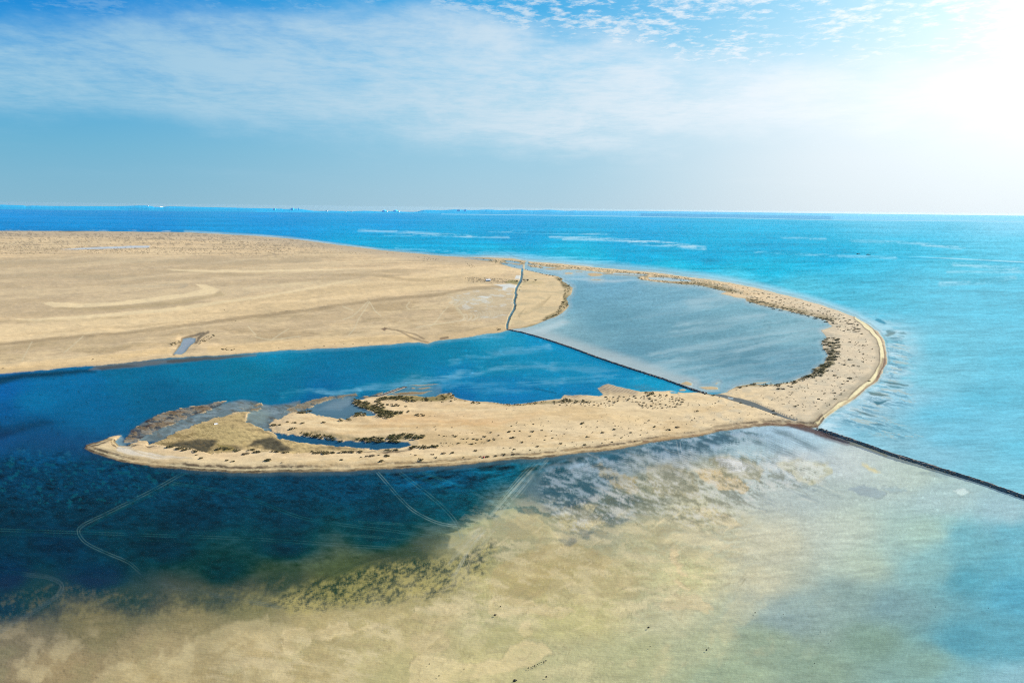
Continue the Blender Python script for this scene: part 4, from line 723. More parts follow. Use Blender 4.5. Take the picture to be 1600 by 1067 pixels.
# grass tints under the scrub
GREENS = [[(1130, 612), (1150, 604), (1175, 599), (1215, 600), (1245, 595), (1272, 582), (1277, 573), (1290, 566), (1296, 554), (1288, 545), (1286, 535), (1298, 530), (1306, 545), (1304, 570), (1290, 580), (1260, 592), (1220, 602), (1170, 604)],
  [(1165, 467), (1172, 472), (1220, 483), (1270, 494), (1300, 503), (1310, 498), (1270, 488), (1220, 477), (1190, 471)], [(1060, 443), (1100, 448), (1140, 457), (1165, 458), (1130, 449), (1100, 442)], [(872, 432), (880, 436), (895, 449), (891, 462), (889, 477), (878, 490), (850, 503), (845, 501), (872, 485), (880, 470), (882, 455), (876, 442), (866, 434)],
  [(550, 630), (560, 634), (575, 639), (588, 646), (600, 652), (625, 648), (600, 640), (580, 632), (560, 626)], [(590, 622), (620, 616), (650, 618), (690, 617), (710, 618), (730, 627), (680, 628), (630, 628), (600, 626)], [(470, 677), (500, 680), (530, 686), (560, 688), (600, 688), (640, 687), (660, 683), (640, 680), (560, 684), (500, 676)], [(740, 628), (800, 632), (850, 626), (880, 625), (940, 628), (880, 631), (800, 634)]]
for q in GREENS: blend(LD, (118, 106, 62), pm(q, 2, 'j')*(S > 0)*np.clip(.8+n1, 0, 1), .72)
for q in [[(560, 633), (585, 636), (612, 645), (622, 650), (600, 652), (588, 646)], [(600, 622), (640, 618), (690, 618), (712, 622), (690, 628), (620, 626)], [(466, 640), (482, 640), (484, 644), (468, 645)], [(340, 694), (365, 698), (370, 704), (350, 704)]]: blend(LD, (132, 118, 58), pm(q, 1.6, 'j')*(S > 0), .6)

# wet margin of the sand, and the pale film of very shallow water along the shores
blend(LD, (158, 136, 100), sstep(2.4, .2, S)*(S > 0)*np.clip(.7+.8*n2, .1, 1), .45)
for A in (WL, BED):
    blend(A, (92, 112, 120), mb*(S < 0)*sstep(9, 1, -S)*sstep(12, 8, sd0)*(Y > 700)*sstep(200, 400, X)*np.clip(.8+.5*n1, 0, 1), .6)
    blend(A, (198, 214, 221), Mlag*(S < 0)*sstep(9, .5, -S)*np.clip(.75+.5*n1, 0, 1), .6)
    blend(A, (120, 178, 200), mb*(S < 0)*sstep(7, .5, -S)*sstep(250, 500, X)*sstep(585, 560, Y)*np.clip(.8+.6*n1, 0, 1), .5)
    blend(A, (226, 236, 240), (S < -.3)*sstep(1.9, .7, np.abs(S+1.2)*1.6)*sstep(-.05, .35, n2+.4*n1)*(Msea+Mlag*.6), .6)
# ------------------------------------------------------------------ heights
ddn = fbm(gx/34, gy/34, 1101, 5, .5)*np.clip(1-rv/5000, 0, 1)
h = np.where(S > 0, .06 + np.minimum(S, 10)/10*.9 + np.minimum(S, 16)/16*ddn*.9, 0)
h = np.where((S > 0) & (md > .4), .05+.12*(1+ddn), h)
dep = .25*mb + .8*Mlag + 3.5*Msea + .9*mb*sstep(760, 700, Y)
h = np.where(S <= 0, -.05 - np.clip(-S, 0, 24)/24*dep - .1*np.clip(-S, 0, 3), h)
h = np.where(dstrip < stripw+1, np.minimum(h, .55), h)
h = np.where((rv > 22000), -4, h)
gz = gz0 + h

# share of light each water body sends back itself, before its bed is seen
op = .88*Msea + .72*Mlag + mb*(.30 + .38*SWD + .3*sstep(700, 640, Y))
op = op*np.clip(.25 + np.clip(-S, 0, 5)/5*.75, 0, 1)
foam = np.zeros(N)
# ------------------------------------------------------------------ ground and water sheets
KG = np.array([1.62, 1.62, 1.80])      # light that reaches a level surface, times the exposure
KW = np.array([1.62, 1.55, 1.62])
WL = np.maximum(WL - np.array([.045, .02, .02])*Msea[:, None], WL*.15)
LDA = np.clip(LD/KG, .004, .9); 
land = np.clip(S/1.0+.5, 0, 1)[:, None]
BEDA = np.clip(BED/KG, .004, .9)
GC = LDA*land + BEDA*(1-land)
WC = np.clip(WL/KW, .002, .9)
mott = np.clip(mb*(S < 0)*1.0, 0, 1)

ii = np.arange(nr-1)[:, None]*na; jj = np.arange(na)[None, :]; j2 = (np.arange(na)+1) % na
QUADS = np.stack([ii+jj, ii+j2[None, :], ii+na+j2[None, :], ii+na+jj], -1).reshape(-1, 4)[:, ::-1]
def sheet(name, co, quads, attrs, mat):
    used = np.zeros(len(co), bool); used[quads.ravel()] = True
    mp = np.cumsum(used)-1; q = mp[quads]; co = co[used]
    me = bpy.data.meshes.new(name)
    me.vertices.add(len(co)); me.vertices.foreach_set('co', co.astype(np.float32).ravel())
    me.loops.add(q.size); me.loops.foreach_set('vertex_index', q.ravel().astype(np.int32))
    me.polygons.add(len(q)); me.polygons.foreach_set('loop_start', (np.arange(len(q))*4).astype(np.int32))
    me.polygons.foreach_set('loop_total', np.full(len(q), 4, np.int32))
    me.polygons.foreach_set('use_smooth', np.ones(len(q), bool))
    me.update(calc_edges=True)
    for k, v in attrs.items():
        v = v[used]
        if v.ndim == 2:
            a = me.attributes.new(k, 'FLOAT_COLOR', 'POINT'); a.data.foreach_set('color', np.concatenate([v, np.ones((len(v), 1))], 1).astype(np.float32).ravel())
        else:
            a = me.attributes.new(k, 'FLOAT', 'POINT'); a.data.foreach_set('value', v.astype(np.float32))
    o = bpy.data.objects.new(name, me); C.collection.objects.link(o); me.materials.append(mat); o['kind'] = 'structure'
    return o

def mat(name):
    m = bpy.data.materials.new(name); m.use_nodes = True; t = NT(m.node_tree); t.n.clear(); return m, t
def attr(t, name, fac=False):
    n = t.new('ShaderNodeAttribute', attribute_name=name); return n.outputs['Fac'] if fac else n.outputs['Color']
def bsdf(t, color, rough=.9, normal=None, spec=.2, **kw):
    b = t.new('ShaderNodeBsdfPrincipled'); t.put(b, 'Base Color', col4(color)); t.put(b, 'Roughness', rough)
    t.put(b, 'Specular IOR Level', spec)
    if normal is not None: t.put(b, 'Normal', normal)
    for k, v in kw.items(): t.put(b, k, v)
    o = t.new('ShaderNodeOutputMaterial'); t.l.new(b.outputs[0], o.inputs[0]); return b
def bump(t, hgt, dist, strength=1.0):
    b = t.new('ShaderNodeBump'); t.put(b, 'Height', hgt); b.inputs['Distance'].default_value = dist; b.inputs['Strength'].default_value = strength
    return b.outputs[0]

# ground
mg, t = mat('sand_and_mud')
P = t.new('ShaderNodeNewGeometry').outputs['Position']
c = attr(t, 'col'); mo = attr(t, 'mott', True)
na_ = t.noise(P, .9, 6, .7); nb_ = t.noise(t.mapping(P, (1, 1.6, 1), (0, 0, .4)), .11, 6, .6)
v = t.m('ADD', t.m('MULTIPLY', t.m('SUBTRACT', na_, .5), .6), t.m('MULTIPLY', t.m('SUBTRACT', nb_, .5), .55))
c2 = t.mix(1.0, c, t.mix(t.m('ADD', v, .5, clamp=True), (.5, .5, .5), (1.5, 1.48, 1.45)), 'MULTIPLY')
rip = t.new('ShaderNodeTexWave', wave_type='BANDS', bands_direction='Y'); t.put(rip, 'Vector', t.mapping(P, (1, 1, 1), (0, 0, .15))); rip.inputs['Scale'].default_value = .23; rip.inputs['Distortion'].default_value = 5; rip.inputs['Detail'].default_value = 3; rip.inputs['Detail Scale'].default_value = 1.2
hh = t.m('ADD', t.m('MULTIPLY', na_, .5), t.m('MULTIPLY', rip.outputs['Fac'], t.m('MULTIPLY', mo, .12)))
bsdf(t, c2, .92, bump(t, hh, .35, .6), .12)

# water
mw, t = mat('water')
P = t.new('ShaderNodeNewGeometry').outputs['Position']
wc = attr(t, 'wcol'); opn = attr(t, 'wop', True); calm = attr(t, 'calm', True)
wv1 = t.noise(t.mapping(P, (.30, 1.35, 1), (0, 0, .06)), 1.0, 4, .6, .4)
wv2 = t.noise(t.mapping(P, (.05, .16, 1), (0, 0, -.2)), 1.0, 5, .62, .3)
wv3 = t.noise(t.mapping(P, (.006, .02, 1), (0, 0, .1)), 1.0, 5, .6)
hgt = t.m('ADD', t.m('MULTIPLY', wv1, .22), t.m('MULTIPLY', wv2, .9))
nrmb = bump(t, hgt, .55, .8)
amp = t.m('MULTIPLY_ADD', calm, -.30, .55)
vv = t.m('ADD', t.m('MULTIPLY', t.m('SUBTRACT', wv1, .5), amp), t.m('MULTIPLY', t.m('SUBTRACT', wv2, .5), t.m('MULTIPLY', amp, .8)))
vv = t.m('ADD', t.m('ADD', vv, t.m('MULTIPLY', t.m('SUBTRACT', wv3, .5), .25)), .5, clamp=True)
wcm = t.mix(1.0, wc, t.mix(vv, (.5, .52, .55), (1.5, 1.48, 1.45)), 'MULTIPLY')
df = t.new('ShaderNodeBsdfDiffuse'); t.put(df, 0, wcm); t.put(df, 'Normal', nrmb)
tr = t.new('ShaderNodeBsdfTransparent'); tr.inputs[0].default_value = (.95, .985, .98, 1)
m1 = t.new('ShaderNodeMixShader'); t.put(m1, 0, opn); t.l.new(tr.outputs[0], m1.inputs[1]); t.l.new(df.outputs[0], m1.inputs[2])
gl = t.new('ShaderNodeBsdfGlossy'); gl.inputs['Roughness'].default_value = .2; t.put(gl, 'Normal', nrmb); t.put(gl, 0, (.55, .86, 1, 1))
lw = t.new('ShaderNodeLayerWeight'); lw.inputs[0].default_value = .25
fr = t.mr(lw.outputs['Facing'], .55, 1.0, .015, .09)
m2 = t.new('ShaderNodeMixShader'); t.put(m2, 0, fr); t.l.new(m1.outputs[0], m2.inputs[1]); t.l.new(gl.outputs[0], m2.inputs[2])
o = t.new('ShaderNodeOutputMaterial'); t.l.new(m2.outputs[0], o.inputs[0])

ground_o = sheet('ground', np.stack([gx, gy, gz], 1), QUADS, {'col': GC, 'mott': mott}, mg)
calm = np.clip(mb*sstep(1350, 1000, X)*sstep(700, 760, Y)+.4*Mlag, 0, 1)
wattr = {'wcol': WC, 'wop': np.clip(op, 0, 1), 'calm': calm}
hq = h[QUADS]; wet = hq.min(1) < .03
zone = np.where(Mlag > .5, 1, np.where(Msea > .5, 2, 0))
zq = zone[QUADS[:, 0]]
WP = np.stack([gx, gy, gz0], 1)
for nm, zi in (('bay_water', 0), ('lagoon_water', 1), ('sea_water', 2)):
    sheet(nm, WP, QUADS[wet & (zq == zi)], wattr, mw)

# ------------------------------------------------------------------ mesh helpers
def rgb(c, k=1.85): return tuple(v/k for v in lin(c))
def simple(name, c, rough=.85, var=.25, scale=2.0, spec=.2):
    m, t = mat(name); P = t.new('ShaderNodeTexCoord').outputs['Object']
    n = t.noise(P, scale, 5, .65)
    bsdf(t, t.mix(1.0, c, t.mix(n, (1-var,)*3, (1+var,)*3), 'MULTIPLY'), rough, bump(t, n, .05, .5), spec); return m
def mesh_obj(name, V, Fc, m, parent=None, smooth=False, loc=None):
    me = bpy.data.meshes.new(name); me.from_pydata([tuple(map(float, v)) for v in V], [], Fc); me.update()
    if m: me.materials.append(m)
    if smooth: me.polygons.foreach_set('use_smooth', [True]*len(me.polygons))
    o = bpy.data.objects.new(name, me); C.collection.objects.link(o)
    if parent: o.parent = parent
    if loc is not None: o.location = loc
    return o
def empty(name, loc, rz=0):
    o = bpy.data.objects.new(name, None); o.empty_display_size = 1; C.collection.objects.link(o); o.location = loc; o.rotation_euler = (0, 0, rz); return o
def tag(o, label, cat, group=None):
    o['label'] = label; o['category'] = cat
    if group: o['group'] = group
    return o
class MB:
    def __init__(s): s.v = []; s.f = []
    def box(s, c, d, rz=0, tap=1.0):
        n = len(s.v); ca, sa = math.cos(rz), math.sin(rz)
        for k in (-1, 1):
            for a, b in ((-1, -1), (1, -1), (1, 1), (-1, 1)):
                q = tap if k == 1 else 1
                x, y = a*d[0]/2*q, b*d[1]/2*q; s.v.append((c[0]+x*ca-y*sa, c[1]+x*sa+y*ca, c[2]+k*d[2]/2))
        s.f += [(n+3, n+2, n+1, n), (n+4, n+5, n+6, n+7), (n, n+1, n+5, n+4), (n+1, n+2, n+6, n+5), (n+2, n+3, n+7, n+6), (n+3, n, n+4, n+7)]
    def rock(s, c, r, rng, sq=.6):
        n = len(s.v); seg = 6
        s.v.append((c[0], c[1], c[2]+r*sq*rng.uniform(.8, 1.1)))
        for ring, (rad, z) in enumerate(((.62, .75), (1.0, .1), (.85, -.6))):
            for k in range(seg):
                a = 2*math.pi*(k+.4*ring)/seg + rng.uniform(-.25, .25); q = r*rad*rng.uniform(.78, 1.2)
                s.v.append((c[0]+q*math.cos(a), c[1]+q*math.sin(a), c[2]+r*sq*z*rng.uniform(.8, 1.2)))
        for k in range(seg):
            k2 = (k+1) % seg; s.f.append((n, n+1+k, n+1+k2))
            for ring in range(2):
                a = n+1+ring*seg; s.f.append((a+k, a+seg+k, a+seg+k2, a+k2))
    def build(s, name, m, parent=None, smooth=False, loc=None): return mesh_obj(name, s.v, s.f, m, parent, smooth, loc)
rng = random.Random(11)

# ------------------------------------------------------------------ rock causeways
rock_m = simple('dark_rock', (.16, .135, .10), .95, .9, 1.1)
berm_m = simple('rubble_berm', (.20, .17, .13), .95, .5, .35)
def resample(pts, step):
    W = [ground(*p) for p in pts]; out = [W[0]]
    for a, b in zip(W[:-1], W[1:]):
        n = max(1, int(np.linalg.norm(b-a)/step))
        for k in range(1, n+1): out.append(a+(b-a)*k/n)
    return out
def causeway(name, pts, width, hgt, label, cat, side=0, step=3.0):
    W = resample(pts, step); base = W[0]
    root = empty(name, tuple(base)); tag(root, label, cat)
    V = []; Fc = []; prof = [(-1.0, -.5), (-.62, .55), (-.3, .95), (0, 1.0), (.3, .95), (.62, .55), (1.0, -.5)]
    rk = MB()
    for i, p in enumerate(W):
        a = W[max(0, i-1)]; b = W[min(len(W)-1, i+1)]; d = (b-a)[:2]; d = d/np.linalg.norm(d); nn = np.array([-d[1], d[0]])
        ww = width*(1+.22*math.sin(i*.37)+rng.uniform(-.18, .18)); taper = min(1, (i+1)/4, (len(W)-i)/4)
        for u, z in prof:
            q = p[:2]+nn*u*ww/2*(1+rng.uniform(-.08, .08)); V.append((q[0]-base[0], q[1]-base[1], p[2]-base[2]+z*hgt*taper*rng.uniform(.75, 1.15)-.1))
        if i:
            for k in range(6):
                s_ = (i-1)*7+k; Fc.append((s_, s_+1, s_+8, s_+7))
        for k in range(5):
            u = rng.uniform(-1, 1); q = p[:2]+nn*u*ww*.5+d*rng.uniform(-1, 1)*step*.5
            rk.rock((q[0]-base[0], q[1]-base[1], p[2]-base[2]+hgt*(1-abs(u))*.8), rng.uniform(.35, .95), rng)
    mesh_obj('embankment', V, Fc, berm_m, root); o = rk.build('rubble', rock_m, root); o['kind'] = 'stuff'
    return root
causeway('rock_causeway', DYKE1, 3.3, 1.2, 'narrow dark rock causeway between the blue bay and the grey lagoon', 'causeway')
causeway('rock_causeway', DYKE2[2:], 3.6, 1.5, 'dark rock causeway running from the sand neck between turquoise sea and pale tidal flats', 'causeway')
def pathwalls(name, a, b, label):
    A = ground(*a); B = ground(*b); root = empty(name, tuple(A)); tag(root, label, 'jetty')
    d = (B-A)[:2]; L = np.linalg.norm(d); d /= L; nn = np.array([-d[1], d[0]]); rz = math.atan2(d[1], d[0])
    pale = simple('pale_concrete', (.27, .25, .21), .9, .2, .6)
    for s_ in (-1, 1):
        mb_ = MB(); n = int(L/4)
        for k in range(n):
            if k > n*.8 and rng.random() < .35: continue
            q = d*(k+.5)*4+nn*s_*1.7; mb_.box((q[0], q[1], .25+rng.uniform(-.12, .08)), (3.9, .6, .7), rz+rng.uniform(-.03, .03), .85)
        mb_.build('side_wall', pale, root)
    mb_ = MB(); mb_.box((d[0]*L/2, d[1]*L/2, .05), (L, 3.4, .35), rz); mb_.build('deck', simple('dark_fill', (.07, .06, .05), .95, .3, .8), root)
pathwalls('jetty', (592, 619.5), (634, 604.2), 'short old jetty with two pale side walls off the north shore of the spit')

# ------------------------------------------------------------------ shrubs
def leaf_mat(name, c):
    m, t = mat(name); P = t.new('ShaderNodeNewGeometry').outputs['Position']; oi = t.new('ShaderNodeObjectInfo').outputs['Random']
    n = t.noise(P, 1.3, 3, .6)
    cc = t.mix(1.0, c, t.mix(n, (.55, .6, .55), (1.55, 1.45, 1.3)), 'MULTIPLY')
    cc = t.mix(1.0, cc, t.mix(oi, (.75, .8, .8), (1.3, 1.2, 1.1)), 'MULTIPLY')
    bsdf(t, cc, .85, None, .1); return m
leaf_g = leaf_mat('olive_leaves', (.115, .098, .048)); leaf_d = leaf_mat('mangrove_leaves', (.088, .088, .038)); leaf_b = leaf_mat('dry_scrub', (.135, .105, .065))
stem_m = simple('stem', (.12, .085, .055), .9)
def bush_mesh(name, seed, n, flat, m):
    r = random.Random(seed); V = []; Fc = []
    cl = [(r.uniform(-.33, .33), r.uniform(-.25, .25), r.uniform(.05, .16), r.uniform(.14, .26)) for _ in range(6)]
    for i in range(n):
        cx, cy, cz, cr = r.choice(cl); a = r.uniform(0, 2*math.pi); e = r.uniform(-.25, 1.0); e = math.asin(min(1, e)); q = cr*r.uniform(.55, 1.05)
        p = Vector((cx+q*math.cos(a)*math.cos(e), cy+q*math.sin(a)*math.cos(e), max(.0, cz*flat*1.4+q*math.sin(e)*flat)))
        s_ = r.uniform(.035, .08); u = Vector((r.uniform(-1, 1), r.uniform(-1, 1), r.uniform(-.6, .6))).normalized(); v = u.cross(Vector((r.uniform(-1, 1), r.uniform(-1, 1), r.uniform(.2, 1)))).normalized()
        k = len(V); V += [p-u*s_, p+v*s_*.7, p+u*s_, p-v*s_*.7]; Fc.append((k, k+1, k+2, k+3))
    me = bpy.data.meshes.new(name); me.from_pydata([tuple(v) for v in V], [], Fc); me.update(); me.materials.append(m); return me
BM = {'shrub': [bush_mesh('shrub_leaves', s, 230, .95, leaf_g) for s in range(4)] + [bush_mesh('shrub_leaves', 9, 180, .8, leaf_b)],
      'mangrove': [bush_mesh('mangrove_leaves', 20+s, 260, 1.25, leaf_d) for s in range(4)]}
LOWV = {k: [(np.array([v.co[:] for v in me.vertices])) for me in L] for k, L in BM.items()}
hgrid = None
AZs = AZ; 
def surf_z(x, y):
    r = math.hypot(x, y); a = math.atan2(x, y)
    i = min(max(int(np.searchsorted(RR, r)), 1), nr-1); j = min(max(int(np.searchsorted(AZ, a)), 1), na-1)
    f = (r-RR[i-1])/(RR[i]-RR[i-1]); e = (a-AZ[j-1])/(AZ[j]-AZ[j-1])
    z = lambda p, q: gz[p*na+q]
    return (z(i-1, j-1)*(1-e)+z(i-1, j)*e)*(1-f)+(z(i, j-1)*(1-e)+z(i, j)*e)*f
def s_at(x, y):
    r = math.hypot(x, y); a = math.atan2(x, y)
    i = min(max(int(np.searchsorted(RR, r)), 1), nr-1); j = min(max(int(np.searchsorted(AZ, a)), 1), na-1)
    return S[i*na+j]
BUSH = []      # px, py, width px, kind, zone
def put(lst, x0, y0, sc, kind, zone):
    for q in lst: BUSH.append((x0+q[0]/sc, y0+q[1]/sc, max(q[2]/sc, 1.2), kind, zone))
Z_BEACH = 'beach'; Z_FIELD = 'field'; Z_NECK = 'neck'; Z_ARC = 'arc'; Z_TIP = 'tip'
put([(30,455,55),(5,510,20),(255,440,20),(300,447,35),(345,490,70),(470,436,50),(495,472,40),(567,423,62),(653,418,52),(765,468,30),(880,398,45),(925,458,30),(995,457,50),(1073,449,40),(1148,437,50),(1238,432,50),(1235,418,30),(1250,390,35),(1215,374,25),(1148,378,22),(1405,399,25),(1500,402,25),(1478,360,42),(1322,325,38),(1545,302,25),(1555,257,25)], 600, 640, 6.154, 'shrub', Z_BEACH)
put([(1220,280,45),(1250,277,45),(1400,263,35),(1226,169,28),(1278,138,25),(1437,153,30),(1513,138,15),(1353,160,20),(1510,156,20),(1530,169,12),(1203,220,50),(1251,215,25),(1307,214,28),(1423,217,45),(1518,203,32),(1103,258,32),(1028,227,38),(992,230,15),(960,265,48),(938,292,25),(860,290,40),(805,288,30),(895,298,40),(1005,302,45),(1055,302,30),(1060,288,30),(1135,290,18),(845,333,45),(885,328,25),(847,233,25),(793,237,10),(733,238,12),(765,293,30),(745,290,20),(720,330,40),(600,333,20),(577,335,18),(548,330,25),(640,330,15),(790,323,18),(705,262,20),(680,270,45),(665,258,30),(597,270,18),(572,268,30),(528,257,28),(655,183,20),(490,181,25),(500,206,20),(320,185,20),(1045,128,20),(1247,17,15),(1178,2,15),(300,238,14),(225,238,12),(450,70,14),(437,72,14),(490,72,14),(617,70,14),(705,73,14),(770,76,12)], 600, 640, 6.154, 'shrub', 'dune')
put([(310,510,55),(300,552,22),(345,543,20),(390,550,15),(452,499,22),(453,549,25),(495,460,12),(500,594,42),(402,596,25),(527,666,25),(613,565,35),(620,540,25),(605,515,15),(655,541,18),(677,500,12),(753,562,22),(765,500,12),(772,596,38),(716,622,15),(738,610,12),(752,632,16),(818,484,18),(845,469,15),(825,525,18),(873,578,22),(905,505,22),(870,622,25),(932,601,22),(945,474,32),(1000,541,40),(992,573,20),(1060,518,18),(1095,548,15),(1130,571,55),(1215,541,60),(1308,517,18),(1265,520,12),(1185,491,20),(1150,457,22),(1385,460,25),(1362,478,25),(1473,510,12),(1545,527,12),(1570,478,25),(1410,394,35),(1385,396,25),(1327,320,20),(1327,340,20),(1365,340,15),(1433,341,20),(1400,295,12),(1585,318,25),(1283,288,25),(685,645,30),(620,620,28),(812,679,28),(595,690,28),(330,715,45),(210,690,22),(255,715,18),(145,725,20),(73,744,20),(100,702,40),(22,646,32),(60,622,22),(118,627,15),(92,615,12),(135,607,22),(152,566,15),(12,578,25),(225,568,10),(205,563,10),(360,636,40),(275,632,12),(172,497,12),(78,655,15),(497,705,25),(760,446,15),(555,508,12),(373,485,12)], 860, 580, 6.154, 'shrub', Z_FIELD)
put([(510,237,22),(480,255,15),(585,272,10),(655,292,15),(705,355,18),(825,415,12),(1038,388,15),(1215,375,25),(1038,320,35),(1042,357,60),(833,292,25),(722,245,38),(455,172,40),(515,193,20),(380,157,30),(807,350,12),(940,205,20),(1027,218,25),(920,178,18),(1047,160,18),(990,260,12),(1070,202,12),(1120,262,20),(1143,262,12),(1185,249,22),(1240,288,35),(1270,278,25),(1185,325,20),(1330,329,18),(1427,258,18),(1470,218,30),(1530,157,28),(1460,138,12),(1340,145,18),(1218,155,25),(1255,127,18),(1085,118,55),(1130,117,55),(1210,97,40),(1080,85,45),(1300,102,12),(1345,200,12),(1400,172,15),(1180,85,30),(685,123,20),(705,93,55),(775,85,30),(830,65,45)], 1040, 590, 6.154, 'shrub', Z_NECK)
put([(300,243,60),(345,270,35),(380,262,25),(435,243,20),(510,272,75),(485,320,50),(410,357,40),(385,410,35),(268,383,22),(297,325,22),(283,453,30),(300,482,50),(160,492,35),(385,505,45),(440,457,35),(310,575,45),(80,583,40),(70,465,15),(20,640,20),(25,685,20),(170,543,15),(577,222,28),(650,180,20),(630,120,40),(560,105,50),(520,25,65),(440,40,30),(690,57,40),(735,30,25),(810,48,20),(750,70,12),(780,320,45),(510,137,15),(270,190,35),(390,160,12),(425,95,60),(370,70,30),(110,265,30)], 1270, 560, 8.89, 'shrub', Z_ARC)
put([(20,250,50),(110,290,100),(228,335,50),(235,380,125),(185,443,70),(235,440,60),(305,488,50),(253,527,25),(80,643,50),(183,665,28),(375,635,30),(340,697,65),(320,747,30),(483,760,30),(325,850,40),(270,820,40),(265,790,20),(190,897,30)], 1320, 480, 11.43, 'shrub', Z_ARC)
put([(590,475,60),(640,490,60),(690,495,60),(735,508,50),(775,552,30),(940,565,25),(975,573,25),(1198,567,45),(1285,584,15),(900,478,60),(950,478,50),(990,492,60),(1050,518,55),(1090,490,50),(1130,503,60),(1240,505,60),(1300,512,60),(1500,512,60),(1560,515,60),(750,533,20)], 120, 580, 4, 'shrub', Z_TIP)
put([(355,512,30),(420,512,60),(470,512,50),(540,508,60),(600,505,60),(650,508,50),(720,535,50),(820,535,35),(785,568,40),(690,540,30),(765,533,20),(655,548,18),(535,566,26),(75,567,45),(110,335,50),(150,340,30),(230,362,45),(195,322,25),(240,325,30),(290,330,30),(420,325,30),(290,248,90),(330,242,40),(860,490,60),(820,490,40),(980,475,50),(1050,478,50),(1105,470,50),(970,490,30)], 400, 580, 4, 'shrub', Z_TIP)
def inpoly(x, y, P):
    ins = False
    for (ax, ay), (bx, by) in zip(P, P[1:]+P[:1]):
        if (ay > y) != (by > y) and x < (bx-ax)*(y-ay)/(by-ay)+ax: ins = not ins
    return ins
def scatter(P, n, w0, w1, kind, zone, gap=.5, seed=1):
    r = random.Random(seed); got = []; xs = [p[0] for p in P]; ys = [p[1] for p in P]; k = 0
    while len(got) < n and k < n*60:
        k += 1; x = r.uniform(min(xs), max(xs)); y = r.uniform(min(ys), max(ys)); w = w0+(w1-w0)*r.random()**1.6
        if not inpoly(x, y, P): continue
        if any(abs(x-a)/1.0 < gap*(w+b)*.5 and abs(y-c_) < gap*(w+b)*.22 for a, c_, b in got): continue
        got.append((x, y, w)); BUSH.append((x, y, w, kind, zone))
# hedge-like belts
scatter([(1283, 537), (1292, 527), (1308, 528), (1312, 536), (1308, 560), (1300, 572), (1288, 574), (1276, 574), (1290, 566), (1295, 553)], 46, 6, 12, 'mangrove', 'lagoon_east', .45, 2)
scatter([(1262, 590), (1275, 575), (1300, 573), (1290, 584), (1272, 592)], 18, 6, 11, 'mangrove', 'lagoon_east', .5, 3)
scatter([(1228, 600), (1245, 594), (1262, 587), (1270, 590), (1250, 598), (1235, 603)], 16, 5, 10, 'mangrove', 'lagoon_east', .5, 4)
scatter([(1178, 600), (1215, 599), (1232, 597), (1225, 603), (1190, 604)], 16, 3.5, 7, 'mangrove', 'lagoon_east', .5, 5)
scatter([(1165, 466), (1172, 463), (1200, 474), (1240, 484), (1275, 492), (1303, 500), (1302, 506), (1285, 500), (1240, 489), (1195, 479), (1168, 472)], 70, 4, 8.5, 'mangrove', 'lagoon_north', .5, 6)
scatter([(1060, 439), (1085, 440), (1110, 447), (1140, 453), (1160, 457), (1158, 461), (1130, 456), (1100, 450), (1062, 443)], 44, 3, 6.5, 'mangrove', 'lagoon_north', .5, 7)
scatter([(868, 431), (880, 435), (895, 449), (892, 456), (884, 462), (889, 476), (878, 488), (862, 496), (850, 502), (848, 499), (868, 490), (878, 476), (880, 462), (884, 450), (876, 441)], 75, 3, 6.5, 'mangrove', 'lagoon_west', .45, 8)
scatter([(550, 628), (556, 624), (575, 630), (592, 637), (606, 645), (618, 651), (608, 654), (592, 652), (586, 644), (570, 638), (556, 634)], 40, 6, 12, 'mangrove', 'pool', .42, 9)
scatter([(586, 627), (594, 625), (600, 633), (600, 638), (584, 632)], 8, 6, 10, 'mangrove', 'pool', .42, 10)
scatter([(606, 645), (620, 641), (638, 644), (630, 648), (610, 649)], 10, 6, 10, 'mangrove', 'pool', .42, 11)
scatter([(601, 632), (615, 631), (635, 635), (632, 637), (612, 636)], 9, 5, 9, 'shrub', 'north_shore', .42, 12)
scatter([(552, 648), (560, 645), (572, 645), (571, 651), (556, 653)], 8, 6, 10, 'mangrove', 'pool', .42, 13)
scatter([(530, 656), (548, 654), (550, 658), (532, 658.5)], 5, 5, 8, 'mangrove', 'pool', .42, 14)
scatter([(643, 647), (655, 646), (664, 650), (650, 652)], 5, 5, 8, 'shrub', 'north_shore', .42, 15)
scatter([(470, 676), (482, 676), (500, 680), (520, 682), (535, 688), (528, 690), (505, 685), (475, 680)], 26, 5, 10, 'mangrove', 'channel', .42, 16)
scatter([(552, 687), (575, 684), (600, 683), (615, 680), (630, 680), (650, 680), (665, 681), (655, 686), (640, 687), (615, 690), (575, 690)], 42, 6, 12, 'mangrove', 'channel', .42, 17)
scatter([(637, 698), (660, 697), (672, 697), (686, 696), (684, 700), (660, 701), (640, 700)], 12, 5, 10, 'mangrove', 'channel', .45, 18)
scatter([(588, 622), (600, 622), (625, 619), (660, 624), (670, 626), (650, 629), (625, 627), (600, 626)], 30, 5, 10, 'mangrove', 'north_shore', .42, 19)
scatter([(660, 621), (690, 622), (705, 622), (710, 627), (690, 630), (660, 627)], 16, 3.5, 7, 'shrub', 'north_shore', .6, 20)
scatter([(687, 617), (705, 615), (711, 622), (740, 627), (760, 629), (740, 631), (710, 627), (690, 624)], 20, 3.5, 7, 'mangrove', 'north_shore', .45, 21)
scatter([(762, 628), (800, 632), (831, 629), (853, 626), (853, 629), (830, 632), (800, 635)], 34, 3, 6, 'mangrove', 'north_shore', .5, 22)
scatter([(860, 628), (884, 624), (915, 627), (930, 629), (912, 631), (885, 631), (862, 631)], 26, 4, 8, 'mangrove', 'north_shore', .5, 23)
scatter([(1005, 615), (1018, 613), (1024, 617), (1012, 620)], 7, 5, 8, 'mangrove', 'north_shore', .5, 24)
